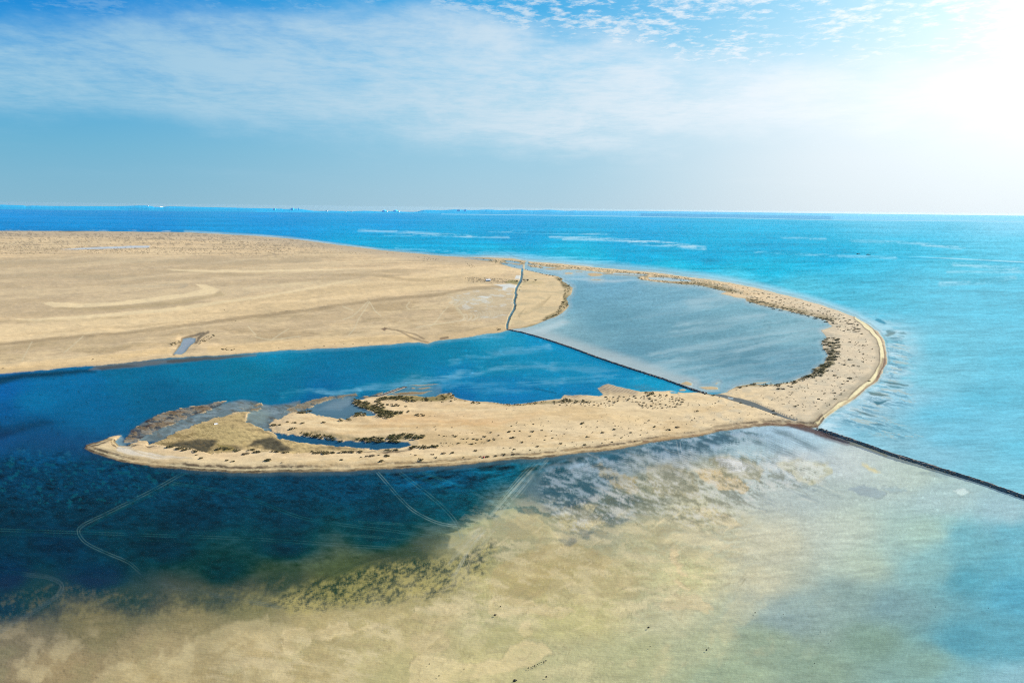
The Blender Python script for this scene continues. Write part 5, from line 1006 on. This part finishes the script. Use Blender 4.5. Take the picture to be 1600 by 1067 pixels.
scatter([(862, 628), (930, 628), (950, 630), (965, 636), (930, 637), (900, 636), (862, 634)], 46, 2.5, 5, 'shrub', 'spit_scrub', .9, 25)
scatter([(940, 620), (1000, 620), (1020, 614), (1060, 622), (1070, 628), (1066, 636), (1040, 639), (1005, 639), (985, 628), (955, 630)], 110, 2.5, 6.2, 'shrub', 'spit_scrub', .8, 26)
scatter([(686, 697), (705, 695), (735, 693), (770, 690), (765, 694), (720, 697), (690, 699)], 14, 2, 4, 'shrub', 'dune', .8, 27)
scatter([(1100, 439), (1139, 444), (1178, 452), (1217, 461), (1257, 472), (1300, 486), (1335, 500), (1345, 515), (1310, 520), (1302, 506), (1270, 490), (1200, 472), (1165, 462), (1120, 450)], 200, 1.8, 5.5, 'shrub', 'arc_scrub', .9, 28)
scatter([(1315, 520), (1345, 515), (1365, 540), (1368, 565), (1345, 590), (1290, 640), (1250, 650), (1200, 625), (1240, 605), (1290, 590), (1310, 560)], 150, 1.4, 3.6, 'shrub', 'arc_scrub', 1.0, 29)
scatter([(800, 650), (1000, 645), (1180, 660), (1000, 690), (800, 712)], 90, 1.3, 2.4, 'shrub', Z_FIELD, 1.2, 30)
scatter([(1100, 625), (1210, 652), (1180, 662), (1060, 660)], 30, 1.3, 2.6, 'shrub', Z_NECK, 1.2, 31)
scatter([(740, 403.5), (800, 407), (860, 413.5), (950, 421), (1010, 427), (1060, 432.5), (1100, 439), (1060, 438), (1000, 429.5), (930, 422), (850, 415), (780, 408)], 210, 1.8, 4.6, 'mangrove', 'far_marsh', .5, 32)
scatter([(996, 433.5), (1012, 437), (1050, 440.5), (1080, 442), (1060, 443.4), (1000, 436.6)], 50, 2, 4.6, 'mangrove', 'far_marsh', .5, 33)
scatter([(823, 413), (835, 413.6), (850, 418), (846, 419.3), (830, 417.5)], 14, 2, 4, 'mangrove', 'far_marsh', .5, 34)
scatter([(762, 405.5), (790, 411), (816, 419.5), (850, 428), (870, 431), (866, 433), (830, 423.5), (790, 414), (762, 408)], 60, 2, 3.6, 'mangrove', 'far_marsh', .6, 35)
scatter([(722, 436), (745, 433), (790, 437), (806, 440), (790, 443), (740, 442)], 90, 1.6, 3.2, 'shrub', 'plain', .8, 36)
scatter([(640, 400), (675, 402), (690, 406), (660, 408), (655, 404)], 22, 1.8, 3.2, 'shrub', 'plain', .8, 37)
scatter([(725, 408), (745, 418), (735, 420), (728, 414)], 14, 1.6, 2.8, 'shrub', 'plain', .8, 38)
scatter([(0, 386), (90, 386), (90, 397), (0, 398)], 90, 1.6, 3.0, 'shrub', 'plain', .8, 39)
scatter([(110, 390), (220, 386), (330, 388), (330, 398), (240, 398), (130, 396)], 170, 1.6, 3.0, 'shrub', 'plain', .8, 40)
scatter([(310, 378), (345, 371), (400, 376), (470, 390), (400, 396), (330, 394), (330, 382)], 130, 1.6, 2.8, 'shrub', 'plain', .8, 41)
scatter([(0, 366), (320, 367), (430, 374), (560, 392), (640, 399), (560, 398), (400, 386), (200, 380), (0, 382)], 200, 1.3, 2.4, 'shrub', 'plain', 1.0, 42)
put([(525,383,12),(595,385,14),(625,383,12),(820,382,20),(860,383,16)], 400, 300, 4, 'shrub', 'plain')
put([(265,355,10),(370,351,12),(430,340,8),(478,341,8),(530,340,10),(125,362,8),(610,335,8)], 400, 440, 3.478, 'shrub', 'plain')
scatter([(266, 537), (282, 533), (283, 538), (268, 541)], 9, 3, 5, 'shrub', 'creek', .6, 43)
scatter([(308, 535), (330, 524), (336, 526), (318, 537), (308, 539)], 18, 2.5, 4.5, 'shrub', 'creek', .7, 44)
scatter([(346, 545), (362, 545), (370, 547), (350, 547.5)], 7, 3, 5, 'shrub', 'creek', .5, 45)
scatter([(812, 446), (806, 462), (804, 480), (796, 500), (798, 500), (808, 480), (810, 462), (815, 447)], 18, 1.6, 3, 'mangrove', 'ditch', .7, 46)
put([(20,625,12),(583,570,14),(1475,329,10),(1402,260,8),(1230,330,7)], 0, 420, 4, 'shrub', 'plain')
put([(320,577,30),(312,585,14),(308,575,14)], 700, 370, 4, 'shrub', 'ditch')

ZL = {'beach': ('olive shrub on the south beach of the spit', 'shrubs dotted along the south beach of the spit'),
 'dune': ('olive shrub on the dunes east of the channel', 'shrubs on the dunes east of the channel'),
 'field': ('dark shrub on the open sand of the spit', 'shrubs scattered on the broad spit sand'),
 'neck': ('dark shrub on the neck beside the grey strip', 'shrubs beside the long ditch'),
 'arc': ('dark shrub on the arc between lagoon and sea', 'shrubs on the eastern arc'),
 'tip': ('olive shrub around the brown mudflat', 'shrubs around the brown mudflat'),
 'lagoon_east': ('dark mangrove bush on the lagoon east shore', 'mangroves on the east shore of the lagoon'),
 'lagoon_north': ('dark mangrove bush on the lagoon north shore', 'mangroves on the north shore of the lagoon'),
 'lagoon_west': ('mangrove bush on the lagoon west shore', 'mangroves on the west shore of the lagoon'),
 'pool': ('mangrove bush beside the spit pool', 'mangroves round the pool'),
 'channel': ('mangrove bush in the channel hedge', 'mangroves beside the narrow channel'),
 'north_shore': ('bush on the spit shore facing the bay', 'bushes on the north shore of the spit'),
 'spit_scrub': ('scrub bush in the causeway thicket', 'scrub thicket near the causeway'),
 'arc_scrub': ('shrub sprinkled over the sandy arc', 'small shrubs on the eastern arc'),
 'far_marsh': ('bush in the marsh behind the far beach', 'bushes in the far marsh strip'),
 'plain': ('tiny shrub on the wide desert plain of the mainland', 'shrubs on the desert plain'),
 'creek': ('small olive shrub beside the little grey tidal creek', 'shrubs beside the tidal creek'),
 'ditch': ('dark bush beside the drainage channel', 'bushes along the drainage channel')}
BUSH = [b for b in BUSH if True]
SPEC = {}   # hand-written labels for shrubs that stand out: (px, py) -> label
SPECIAL = [(1057.4, 667.9, 'largest dark shrub on the open spit, a little above the south beach'), (1043.6, 672.8, 'long flat shrub just left of the largest shrub above the south beach'), (1209.3, 648.0, 'dark shrub overlapping the lower edge of the grey strip near its eastern end'),
 (1157.3, 629.8, 'dark shrub growing in the middle of the long grey strip'), (1357.7, 596.0, 'lone dark shrub right beside the bright sand track on the east shore'), (656, 719.6, 'wide shrub nearest the water on the beach below the channel end'), (604.9, 713.9, 'round shrub on the beach left of the wide one, below the blue channel'),
 (743, 704.7, 'single shrub alone in the middle of the beach east of the channel'), (1340.6, 513.2, 'widest shrub on the northern bend of the eastern arc'), (910.4, 662.9, 'wide flat shrub at the west of the open spit field'), (314, 722, 'isolated dark shrub on the beach below the dark mud hollow'), (419.5, 722, 'isolated shrub on the beach below the yellow mud bank')]
tops = {}
for kind in ('shrub', 'mangrove'):
    L = sorted([b for b in BUSH if b[3] == kind], key=lambda b: -b[2]); tops[kind] = (L[:290], L[290:])
def where_label(lab, b):
    zs = sorted(q[0] for q in BUSH if q[4] == b[4]); ws = sorted(q[2] for q in BUSH if q[4] == b[4]); n = len(zs)
    k = 8 if n > 40 else 4 if n > 18 else (2 if n > 6 else 1)
    place_ = {8: ['at its western end', 'near its western end', 'west of its middle', 'just west of its middle', 'just east of its middle', 'east of its middle', 'near its eastern end', 'at its eastern end'], 4: ['at its western end', 'left of its middle', 'right of its middle', 'at its eastern end'], 2: ['in its western half', 'in its eastern half'], 1: ['']}[k][min(k-1, zs.index(b[0])*k//n)]
    f = ws.index(b[2])/n; size = 'big' if f > .9 else 'fairly large' if f > .6 else 'medium' if f > .3 else 'small'
    words = [w_ for w_ in lab.split() if w_ not in ('small', 'low', 'tiny', 'round', 'scattered')]
    lo_ = int(sum(q[1] < b[1] for q in BUSH if q[4] == b[4] and abs(q[0]-b[0]) < 12) > sum(q[1] > b[1] for q in BUSH if q[4] == b[4] and abs(q[0]-b[0]) < 12)); place_ = ('on the near side ' if lo_ else 'on the far side ')+place_.replace(' of its', ' of').replace('its ', '') if n > 40 and b[4] in ('lagoon_east', 'pool', 'north_shore') else place_
    for dw in ('dark', 'olive', 'fairly', 'inside', 'the'):
        if len((size+' '+' '.join(words)+' '+place_).split()) > 16:
            if dw in words: words.remove(dw)
            elif dw in size: size = 'large'
    return (size+' '+' '.join(words)+' '+place_).strip().replace('on on', 'on')
for kind in tops:
    ind, rest = tops[kind]
    for b in ind:
        px, py, wpx, _, zone = b
        p = ground(px, py+wpx*.16); dist = np.linalg.norm(p-np.array([0, 0, CAM_H])); wm = wpx*dist/FPX
        if kind == 'mangrove' and s_at(p[0], p[1]) < -2.5: continue
        o = bpy.data.objects.new('mangrove_bush' if kind == 'mangrove' else 'shrub', rng.choice(BM[kind])); C.collection.objects.link(o)
        o.location = (p[0], p[1], surf_z(p[0], p[1])-.06); o.rotation_euler = (0, 0, rng.uniform(-.5, .5)+rng.choice((0, math.pi)))
        q = 1.15 if kind == 'mangrove' else .95
        o.scale = (wm*rng.uniform(.95, 1.1), wm*rng.uniform(.75, 1.0), min(wm*rng.uniform(.65, .95)*q, 3.0))
        lab, grp = ZL[zone]; lab = where_label(lab, b)
        sp_ = [s for s in SPECIAL if abs(s[0]-px) < 1.0 and abs(s[1]-py) < 1.2]
        if sp_: tag(o, sp_[0][2], 'shrub'); SPECIAL.remove(sp_[0])
        elif kind == 'mangrove': tag(o, lab, 'mangrove', grp)
        else: tag(o, lab, 'shrub', grp)
    V = []; Fn = 0; allv = []; 
    for b in rest:
        px, py, wpx, _, zone = b
        p = ground(px, py+wpx*.16); dist = np.linalg.norm(p-np.array([0, 0, CAM_H])); wm = wpx*dist/FPX
        sv = s_at(p[0], p[1])
        if sv < -1.5 or (kind == 'shrub' and sv < .3): continue
        base = rng.choice(LOWV[kind]); n = len(base)//4; pick = rng.sample(range(n), min(n, 46))
        vv_ = base.reshape(-1, 4, 3)[pick]; ctr = vv_.mean(1, keepdims=True); vv_ = ctr+(vv_-ctr)*1.6
        vv_ = vv_.reshape(-1, 3)*np.array([wm, wm*.9, min(wm*.9, 3.0)])
        a = rng.uniform(0, 6.28); ca, sa = math.cos(a), math.sin(a)
        vv_ = np.stack([vv_[:, 0]*ca-vv_[:, 1]*sa+p[0], vv_[:, 0]*sa+vv_[:, 1]*ca+p[1], vv_[:, 2]+surf_z(p[0], p[1])], 1); allv.append(vv_)
    if allv:
        V = np.concatenate(allv); q = np.arange(len(V)).reshape(-1, 4)
        o = mesh_obj('low_scrub' if kind == 'shrub' else 'mangrove_scrub', V, q.tolist(), leaf_b if kind == 'shrub' else leaf_d); o['kind'] = 'stuff'
        tag(o, 'fine dark scrub speckling the sand plain and the eastern arc' if kind == 'shrub' else 'low dark scrub lining the far marsh and lagoon shores', 'scrub')

# ------------------------------------------------------------------ trees by the channel crossing
def tree(px, py, wpx, hpx, label, seed):
    p = ground(px, py); dist = np.linalg.norm(p-np.array([0, 0, CAM_H])); w_ = wpx*dist/FPX; hh_ = hpx*dist/FPX
    root = empty('tree', (p[0], p[1], surf_z(p[0], p[1]))); tag(root, label, 'tree', 'trees at the channel crossing')
    r = random.Random(seed); V = []; Fc = []
    def limb(a, b, r0, r1):
        n = len(V); d = (b-a).normalized(); u = d.orthogonal().normalized(); v = d.cross(u)
        for q, rd in ((a, r0), (b, r1)):
            for k in range(6): V.append(q+(u*math.cos(k*math.pi/3)+v*math.sin(k*math.pi/3))*rd)
        for k in range(6): Fc.append((n+k, n+(k+1) % 6, n+6+(k+1) % 6, n+6+k))
    topv = Vector((0, 0, hh_*.45)); limb(Vector((0, 0, -.3)), topv, hh_*.05, hh_*.03)
    for k in range(6):
        a = k*1.05; limb(topv, Vector((math.cos(a)*w_*.3, math.sin(a)*w_*.3, hh_*r.uniform(.6, .85))), hh_*.025, hh_*.01)
    mesh_obj('trunk', V, Fc, stem_m, root)
    V = []; Fc = []; cl = [(Vector((r.uniform(-.36, .36)*w_, r.uniform(-.3, .3)*w_, hh_*r.uniform(.4, .8))), w_*r.uniform(.12, .2)) for _ in range(14)]
    for i in range(900):
        cc_, cr = r.choice(cl); d = Vector((r.gauss(0, 1), r.gauss(0, 1), r.gauss(0, .8))).normalized(); q = cc_+d*cr*r.uniform(.5, 1.1); s_ = w_*.022
        u = Vector((r.uniform(-1, 1), r.uniform(-1, 1), r.uniform(-.6, .6))).normalized(); v = u.cross(d).normalized()
        k = len(V); V += [q-u*s_, q+v*s_, q+u*s_, q-v*s_]; Fc.append((k, k+1, k+2, k+3))
    mesh_obj('crown', V, Fc, leaf_d, root)
tree(819, 441, 6, 4.5, 'dark tree just right of the channel crossing, left one of its pair', 1)
tree(824, 441, 6.5, 4, 'broad dark tree right of the channel crossing, right one of its pair', 2)
tree(836.5, 441, 5, 3.4, 'small dark tree standing alone on the green patch east of the crossing', 3)
tree(807, 441.5, 5, 2.6, 'low dark tree on the left bank of the channel crossing', 4)

# ------------------------------------------------------------------ small things on the sand and in the water
white_m = simple('white_paint', (.8, .8, .78), .6, .06, 1.0, .4); blue_m = simple('blue_grey_paint', (.22, .34, .42), .6, .1, 1.0, .4); dark_m = simple('dark_wood', (.06, .05, .045), .8, .3, 2.0); red_m = simple('red_plastic', (.5, .02, .03), .45, .1, 2.0, .5); grey_m = simple('weathered_grey', (.25, .25, .24), .8, .3, 2)
def place(px, py): p = ground(px, py); return (p[0], p[1], surf_z(p[0], p[1]))
# hut
L0 = place(762.5, 440.2); r0 = empty('hut', L0, .35); tag(r0, 'small white and pale blue hut alone among scrub on the plain, west of the channel', 'hut')
b = MB(); b.box((0, 0, 1.4), (9, 5, 2.8)); wl = b.build('wall', blue_m, r0)
V = [(-5, -3, 2.8), (5, -3, 2.8), (5, 3, 2.8), (-5, 3, 2.8), (-5, 0, 4.4), (5, 0, 4.4)]
mesh_obj('roof', V, [(0, 1, 5, 4), (2, 3, 4, 5), (0, 4, 3), (1, 2, 5), (0, 3, 2, 1)], white_m, r0)
b = MB(); b.box((1.5, -2.53, 1.05), (1.1, .08, 2.1)); b.build('door', dark_m, r0)
for x_ in (-2.6, 3.4):
    b = MB(); b.box((x_, -2.53, 1.7), (1.2, .08, .9)); b.build('window', dark_m, r0)
# wreck on the mudflat
L0 = place(338, 663); r0 = empty('wrecked_boat', L0, .5); tag(r0, 'white wreckage of a small boat lying on the brown mudflat of the spit', 'boat wreck')
def hull(L, Wd, Hh, parent, m, nm='hull'):
    V = []; Fc = []; n = 8
    for i in range(n+1):
        u = i/n; w_ = Wd/2*math.sin(math.pi*(.16+.84*u) if u < .5 else math.pi*(1-u)*.5+0)**.6 if u < .999 else .02
        w_ = Wd/2*(1-(max(0, u-.45)/.55)**2.2)*(.85+.15*min(1, u*3)); x = -L/2+L*u; sh = Hh*(.8+.35*u*u)
        for s_, z in ((-1, sh), (-.75, .2*Hh), (0, 0), (.75, .2*Hh), (1, sh)): V.append((x, s_*max(w_, .02), z))
    for i in range(n):
        for k in range(4): a = i*5+k; Fc.append((a, a+1, a+6, a+5))
    Fc.append((0, 1, 2, 3, 4)); Fc += [(i*5, i*5+5, i*5+9, i*5+4) for i in range(n)]
    return mesh_obj(nm, V, Fc, m, parent)
hu = hull(4.2, 1.7, .8, r0, white_m); hu.rotation_euler = (.5, .1, 0); r0.scale = (.62, .62, .62)
b = MB(); b.box((-1.7, -.9, .25), (1.5, 1.1, .12), .5); b.box((.6, 1.4, .3), (1.7, .9, .1), -.3); b.build('broken_panel', white_m, r0)
b = MB(); b.box((-2.3, .2, .3), (.9, 1.0, .6), .2); b.build('engine_cover', dark_m, r0)
# float
L0 = place(755.6, 716.6); r0 = empty('fishing_float', L0); tag(r0, 'small bright red float washed up on the beach wrack line', 'float')
V = []; Fc = []; 
for i in range(7):
    th = math.pi*i/6
    for k in range(10): V.append((.55*math.sin(th)*math.cos(k*.6283), .55*math.sin(th)*math.sin(k*.6283), .5+.5*math.cos(th)))
for i in range(6):
    for k in range(10): Fc.append((i*10+k, i*10+(k+1) % 10, (i+1)*10+(k+1) % 10, (i+1)*10+k))
mesh_obj('ball', V, Fc, red_m, r0, True)
b = MB(); b.box((0, 0, 1.08), (.12, .35, .2)); b.build('lug', dark_m, r0)
# boats
for px, py, L_, lab in ((1341, 397.6, 15, 'small dark fishing boat on the open sea, left one of two close together'), (1357, 398.4, 16, 'small dark fishing boat on the open sea, right one of two close together')):
    p = ground(px, py); r0 = empty('fishing_boat', (p[0], p[1], p[2]-.3), .1); tag(r0, lab, 'boat', 'fishing boats on the open sea')
    hull(L_, 4, 2.2, r0, dark_m); b = MB(); b.box((-L_*.15, 0, 2.8), (L_*.25, 2.2, 2.0), 0, .9); b.build('cabin', grey_m, r0)
# stones lying in the shallows
stones = [(1104, 1015, .7, 'small dark stone in the green shallows, one of a close pair near the darker water'), (1107, 1012, .45, 'smallest dark stone, beside another in the green shallows near the darker water'), (1180, 957, .6, 'dark stone below a pale patch in the green shallows'), (1013, 980, .9, 'flat grey stone in the shallows near the sandbar edge'), (1016, 1010, .5, 'brown stone in the yellow green shallows'), (1224, 960, .4, 'tiny stone on the blue grey edge of the deeper patch'), (1282, 987, .35, 'tiny stone in the middle of the blue grey patch'), (1273, 1036, .4, 'tiny stone in the dark green shallows of the bottom right'),
  (702, 932.5, .4, 'tiny dark stone on the green wet flat above the tyre marks'), (782, 947.3, .6, 'dark stone on the pale sandbar in the middle of the flats'), (773.5, 960.5, 1.0, 'clump of dark stone at the lower tip of the pale sandbar'), (725, 1045, .5, 'black stone on the lower sandbar between two others'), (686, 1055.5, .6, 'black stone low on the flats, left of the sandbar'), (853.5, 1057, .8, 'black oblong stone in smooth green shallows at the bottom'), (804.5, 1063, 1.3, 'largest weed covered stone at the bottom edge of the flats'), (671, 1037, .5, 'brown stone on the dark weedy patch'),
  (91, 763, .5, 'dark stone in the deep blue bed at the left'), (1462, 948, .4, 'tiny stone in the blue shallows at the right'), (1545, 950, .35, 'lone tiny stone in the turquoise shallows'), (1298, 1001, .4, 'tiny stone right of the blue grey patch')]
stone_m = simple('weedy_stone', (.05, .045, .03), .9, .5, 2.0)
for px, py, r_, lab in stones:
    p = ground(px, py); b = MB(); r_ *= .55; b.rock((0, 0, .12), r_*.75, rng, .7)
    if r_ > .45: b.rock((r_*.7, .2, .08), r_*.4, rng, .7); b.rock((-r_*.6, -.3, .08), r_*.35, rng, .7)
    o = b.build('stone', stone_m, None, False, (p[0], p[1], gz0[0]+p[2])); tag(o, lab, 'stone')
for k in range(9):
    px = 826+k*3.3+rng.uniform(-.8, .8); py = 1044-k*1.5+rng.uniform(-1, 1); p = ground(px, py); b = MB(); b.rock((0, 0, .1), rng.uniform(.15, .32), rng, .7)
    o = b.build('stone', stone_m, None, False, tuple(p)); tag(o, 'small brown stone in the short row along the edge of the lower sandbar', 'stone', 'row of stones on the sandbar edge')

# ------------------------------------------------------------------ the far coast
WLN = [(-900, 317.5), (-300, 324), (0, 327.5), (200, 329.5), (400, 331.8), (600, 333.4), (750, 334.8), (1000, 337.8), (1150, 340.4), (1300, 343), (1600, 345.8), (1900, 349.5), (2400, 356)]
TOP = [(-900, 311.5), (-300, 317), (0, 320), (35, 321), (42, 322), (50, 321.5), (80, 322), (180, 322.6), (215, 321.4), (232, 321.4), (242, 323), (256, 323.6), (264, 322.6), (350, 324.4), (440, 326.4), (460, 326.2), (480, 328.6), (500, 330), (540, 330.2), (590, 330), (640, 331.2), (652, 330.8), (662, 328.8), (700, 328), (860, 328.5), (900, 329.5), (1000, 329.9), (1150, 331.7), (1300, 333.8), (1600, 337.3), (1900, 341), (2400, 347)]
def itp(L, x): return float(np.interp(x, [p[0] for p in L], [p[1] for p in L]))
V = []; Fc = []; xs = list(np.arange(-880, 2380, 3.0)); rn = random.Random(5)
for i, x in enumerate(xs):
    yb = itp(WLN, x); p = ground(x, yb); d = np.linalg.norm(p); u = p[:2]/np.linalg.norm(p[:2])
    yt = itp(TOP, x) + rn.uniform(-.10, .10) + (.5*math.sin(x*.13) if 440 < x < 900 else 0)
    for k, (fr_, ex) in enumerate(((0, -2), (.0015, 1), (.02, .55), (.12, 1), (.35, .8))):
        q = u*np.linalg.norm(p[:2])*(1+fr_); r = np.linalg.norm(q); z0 = -r*r/(2*RE)
        if k == 0: z = z0-6
        elif k == 1: z = z0+4+rn.uniform(0, 1)
        else:
            # height at this distance that reaches the skyline
            dv = (x-800)*RV/FPX - (yt-533.5)*UV/FPX + F; sl = dv[2]/np.linalg.norm(dv[:2]); zt = CAM_H+sl*r
            z = z0+6+(max(zt, z0+8)-z0-6)*ex if k != 3 else max(zt, z0+8)
            if k == 4: z = max(zt-25, z0+6)
        V.append((q[0], q[1], z))
    if i:
        a = (i-1)*5
        for k in range(4): Fc.append((a+k, a+5+k, a+6+k, a+k+1))
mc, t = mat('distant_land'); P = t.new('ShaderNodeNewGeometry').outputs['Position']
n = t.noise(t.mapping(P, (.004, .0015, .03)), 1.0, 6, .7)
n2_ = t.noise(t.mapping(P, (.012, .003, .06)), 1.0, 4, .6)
sxp = t.new('ShaderNodeSeparateXYZ'); t.put(sxp, 0, P); east_haze = t.mr(sxp.outputs[0], -2000, 12000)
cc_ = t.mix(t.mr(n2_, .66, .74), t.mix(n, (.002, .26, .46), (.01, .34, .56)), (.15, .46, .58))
bsdf(t, t.mix(east_haze, cc_, (.17, .46, .60)), .95, None, .0)  # haze put into the land colour: blue, paler towards the east
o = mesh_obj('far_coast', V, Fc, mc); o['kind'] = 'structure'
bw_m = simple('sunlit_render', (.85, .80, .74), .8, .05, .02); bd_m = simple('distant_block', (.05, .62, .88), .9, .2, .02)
def far_at(px, py, hpx):
    p = ground(px, py); d = np.linalg.norm(p-np.array([0, 0, CAM_H])); return p, d/FPX
def on_coast(px, ybase, p):
    # walk inland over the coast until its ground is seen at the wanted height in the photograph
    yt = itp(TOP, px); dv = (px-800)*RV/FPX - (yt-533.5)*UV/FPX + F; sl = dv[2]/np.linalg.norm(dv[:2])
    r0_ = np.linalg.norm(p[:2]); u = p[:2]/r0_
    for fr_ in np.arange(.003, .118, .002):
        r = r0_*(1+fr_); z0 = -r*r/(2*RE)
        def zk(f, ex): q = r0_*(1+f); zz = -q*q/(2*RE); return zz+6+(max(CAM_H+sl*q, zz+8)-zz-6)*ex
        z = np.interp(fr_, [.0015, .02, .12], [z0+5, zk(.02, .55), zk(.12, 1)])
        P_ = np.array([[u[0]*r, u[1]*r, z]]); X_, Y_ = project(P_)
        if Y_[0] <= ybase+.25: break
    return np.array([u[0]*r, u[1]*r, z-12.0]), 12.0
def fblock(px, ybase, wpx, hpx, label, white=False, group='buildings on the far coast'):
    p, m_ = far_at(px, itp(WLN, px)-.1, 0); dz = (itp(WLN, px)-ybase)*m_
    p, dz = on_coast(px, ybase, p); root = empty('coastal_building', (p[0], p[1], p[2])); tag(root, label, 'building', group)
    b = MB(); b.box((0, 0, (dz+hpx*m_)/2), (wpx*m_, wpx*m_*.6, dz+hpx*m_)); b.build('wall', bw_m if white else bd_m, root)
    b = MB(); b.box((0, 0, dz+hpx*m_+m_*.15), (wpx*m_*.9, wpx*m_*.5, m_*.3), 0, .8); b.build('roof', bw_m if white else bd_m, root)
def dome(px, ybase, wpx, hpx, label):
    p, m_ = far_at(px, itp(WLN, px)-.1, 0); p, dz = on_coast(px, ybase, p)
    root = empty('domed_hall', (p[0], p[1], p[2])); tag(root, label, 'building', 'domed halls on the far coast')
    b = MB(); b.box((0, 0, dz/2), (wpx*m_*.9, wpx*m_*.6, dz)); b.build('base', bd_m, root)
    V = []; Fc = []
    for i in range(6):
        th = i/5*math.pi/2
        for k in range(16): V.append((wpx*m_/2*math.cos(th)*math.cos(k*.3927), wpx*m_/2*math.cos(th)*math.sin(k*.3927), dz+hpx*m_*math.sin(th)))
    for i in range(5):
        for k in range(16): Fc.append((i*16+k, i*16+(k+1) % 16, (i+1)*16+(k+1) % 16, (i+1)*16+k))
    mesh_obj('dome', V, Fc, bd_m, root, True)
    b = MB(); b.box((wpx*m_*.47, -wpx*m_*.1, (dz+hpx*m_*.55)/2), (wpx*m_*.28, wpx*m_*.5, dz+hpx*m_*.55), 0, .7); b.build('lit_side', bw_m, root)  # sunlit side of the dome built as a white block
dome(601, 331.2, 8.5, 3.2, 'left of the two blue domed halls with a white lit side on the far coast')
dome(618.5, 331.4, 9.5, 3.6, 'right of the two blue domed halls with a white lit side on the far coast')
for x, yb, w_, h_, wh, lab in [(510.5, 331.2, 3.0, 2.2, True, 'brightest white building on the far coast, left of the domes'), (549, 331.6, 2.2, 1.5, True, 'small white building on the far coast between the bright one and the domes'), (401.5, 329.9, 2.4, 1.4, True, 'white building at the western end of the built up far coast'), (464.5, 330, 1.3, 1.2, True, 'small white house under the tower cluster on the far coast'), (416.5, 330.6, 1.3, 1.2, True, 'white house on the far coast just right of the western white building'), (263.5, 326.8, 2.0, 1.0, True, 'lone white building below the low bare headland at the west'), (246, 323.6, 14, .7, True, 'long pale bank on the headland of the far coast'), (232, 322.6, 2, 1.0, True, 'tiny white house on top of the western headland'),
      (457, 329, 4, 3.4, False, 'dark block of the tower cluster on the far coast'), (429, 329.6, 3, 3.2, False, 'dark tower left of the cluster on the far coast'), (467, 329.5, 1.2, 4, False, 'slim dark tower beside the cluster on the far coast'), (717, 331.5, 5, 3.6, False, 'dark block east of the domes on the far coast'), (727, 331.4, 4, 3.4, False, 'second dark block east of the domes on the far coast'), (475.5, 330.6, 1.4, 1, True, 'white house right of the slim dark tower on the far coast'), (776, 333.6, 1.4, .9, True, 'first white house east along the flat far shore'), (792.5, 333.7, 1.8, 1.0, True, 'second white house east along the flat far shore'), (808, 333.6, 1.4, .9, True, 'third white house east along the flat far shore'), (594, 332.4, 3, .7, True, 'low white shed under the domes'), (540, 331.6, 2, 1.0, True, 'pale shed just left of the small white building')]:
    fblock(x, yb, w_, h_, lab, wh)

# ------------------------------------------------------------------ air
if True:
    b = MB(); b.box((0, 21000, -150), (130000, 72000, 640)); 
    b.v = [(x, y, (-480 if z < 0 else CAM_H+9)) for x, y, z in b.v]
    mh, t = mat('haze'); t.n.clear(); pv = t.new('ShaderNodeVolumePrincipled'); pv.inputs['Color'].default_value = (.62, .88, 1.0, 1); pv.inputs['Density'].default_value = HAZE
    pv.inputs['Anisotropy'].default_value = .35; oo = t.new('ShaderNodeOutputMaterial'); t.l.new(pv.outputs[0], oo.inputs[1])
    o = b.build('haze', mh); o['kind'] = 'stuff'
C.render.filter_size = 1.0; C.cycles.filter_width = 1.05; C.cycles.volume_bounces = 0; C.cycles.max_bounces = 6; C.cycles.transparent_max_bounces = 8

C.cycles.use_denoising = False
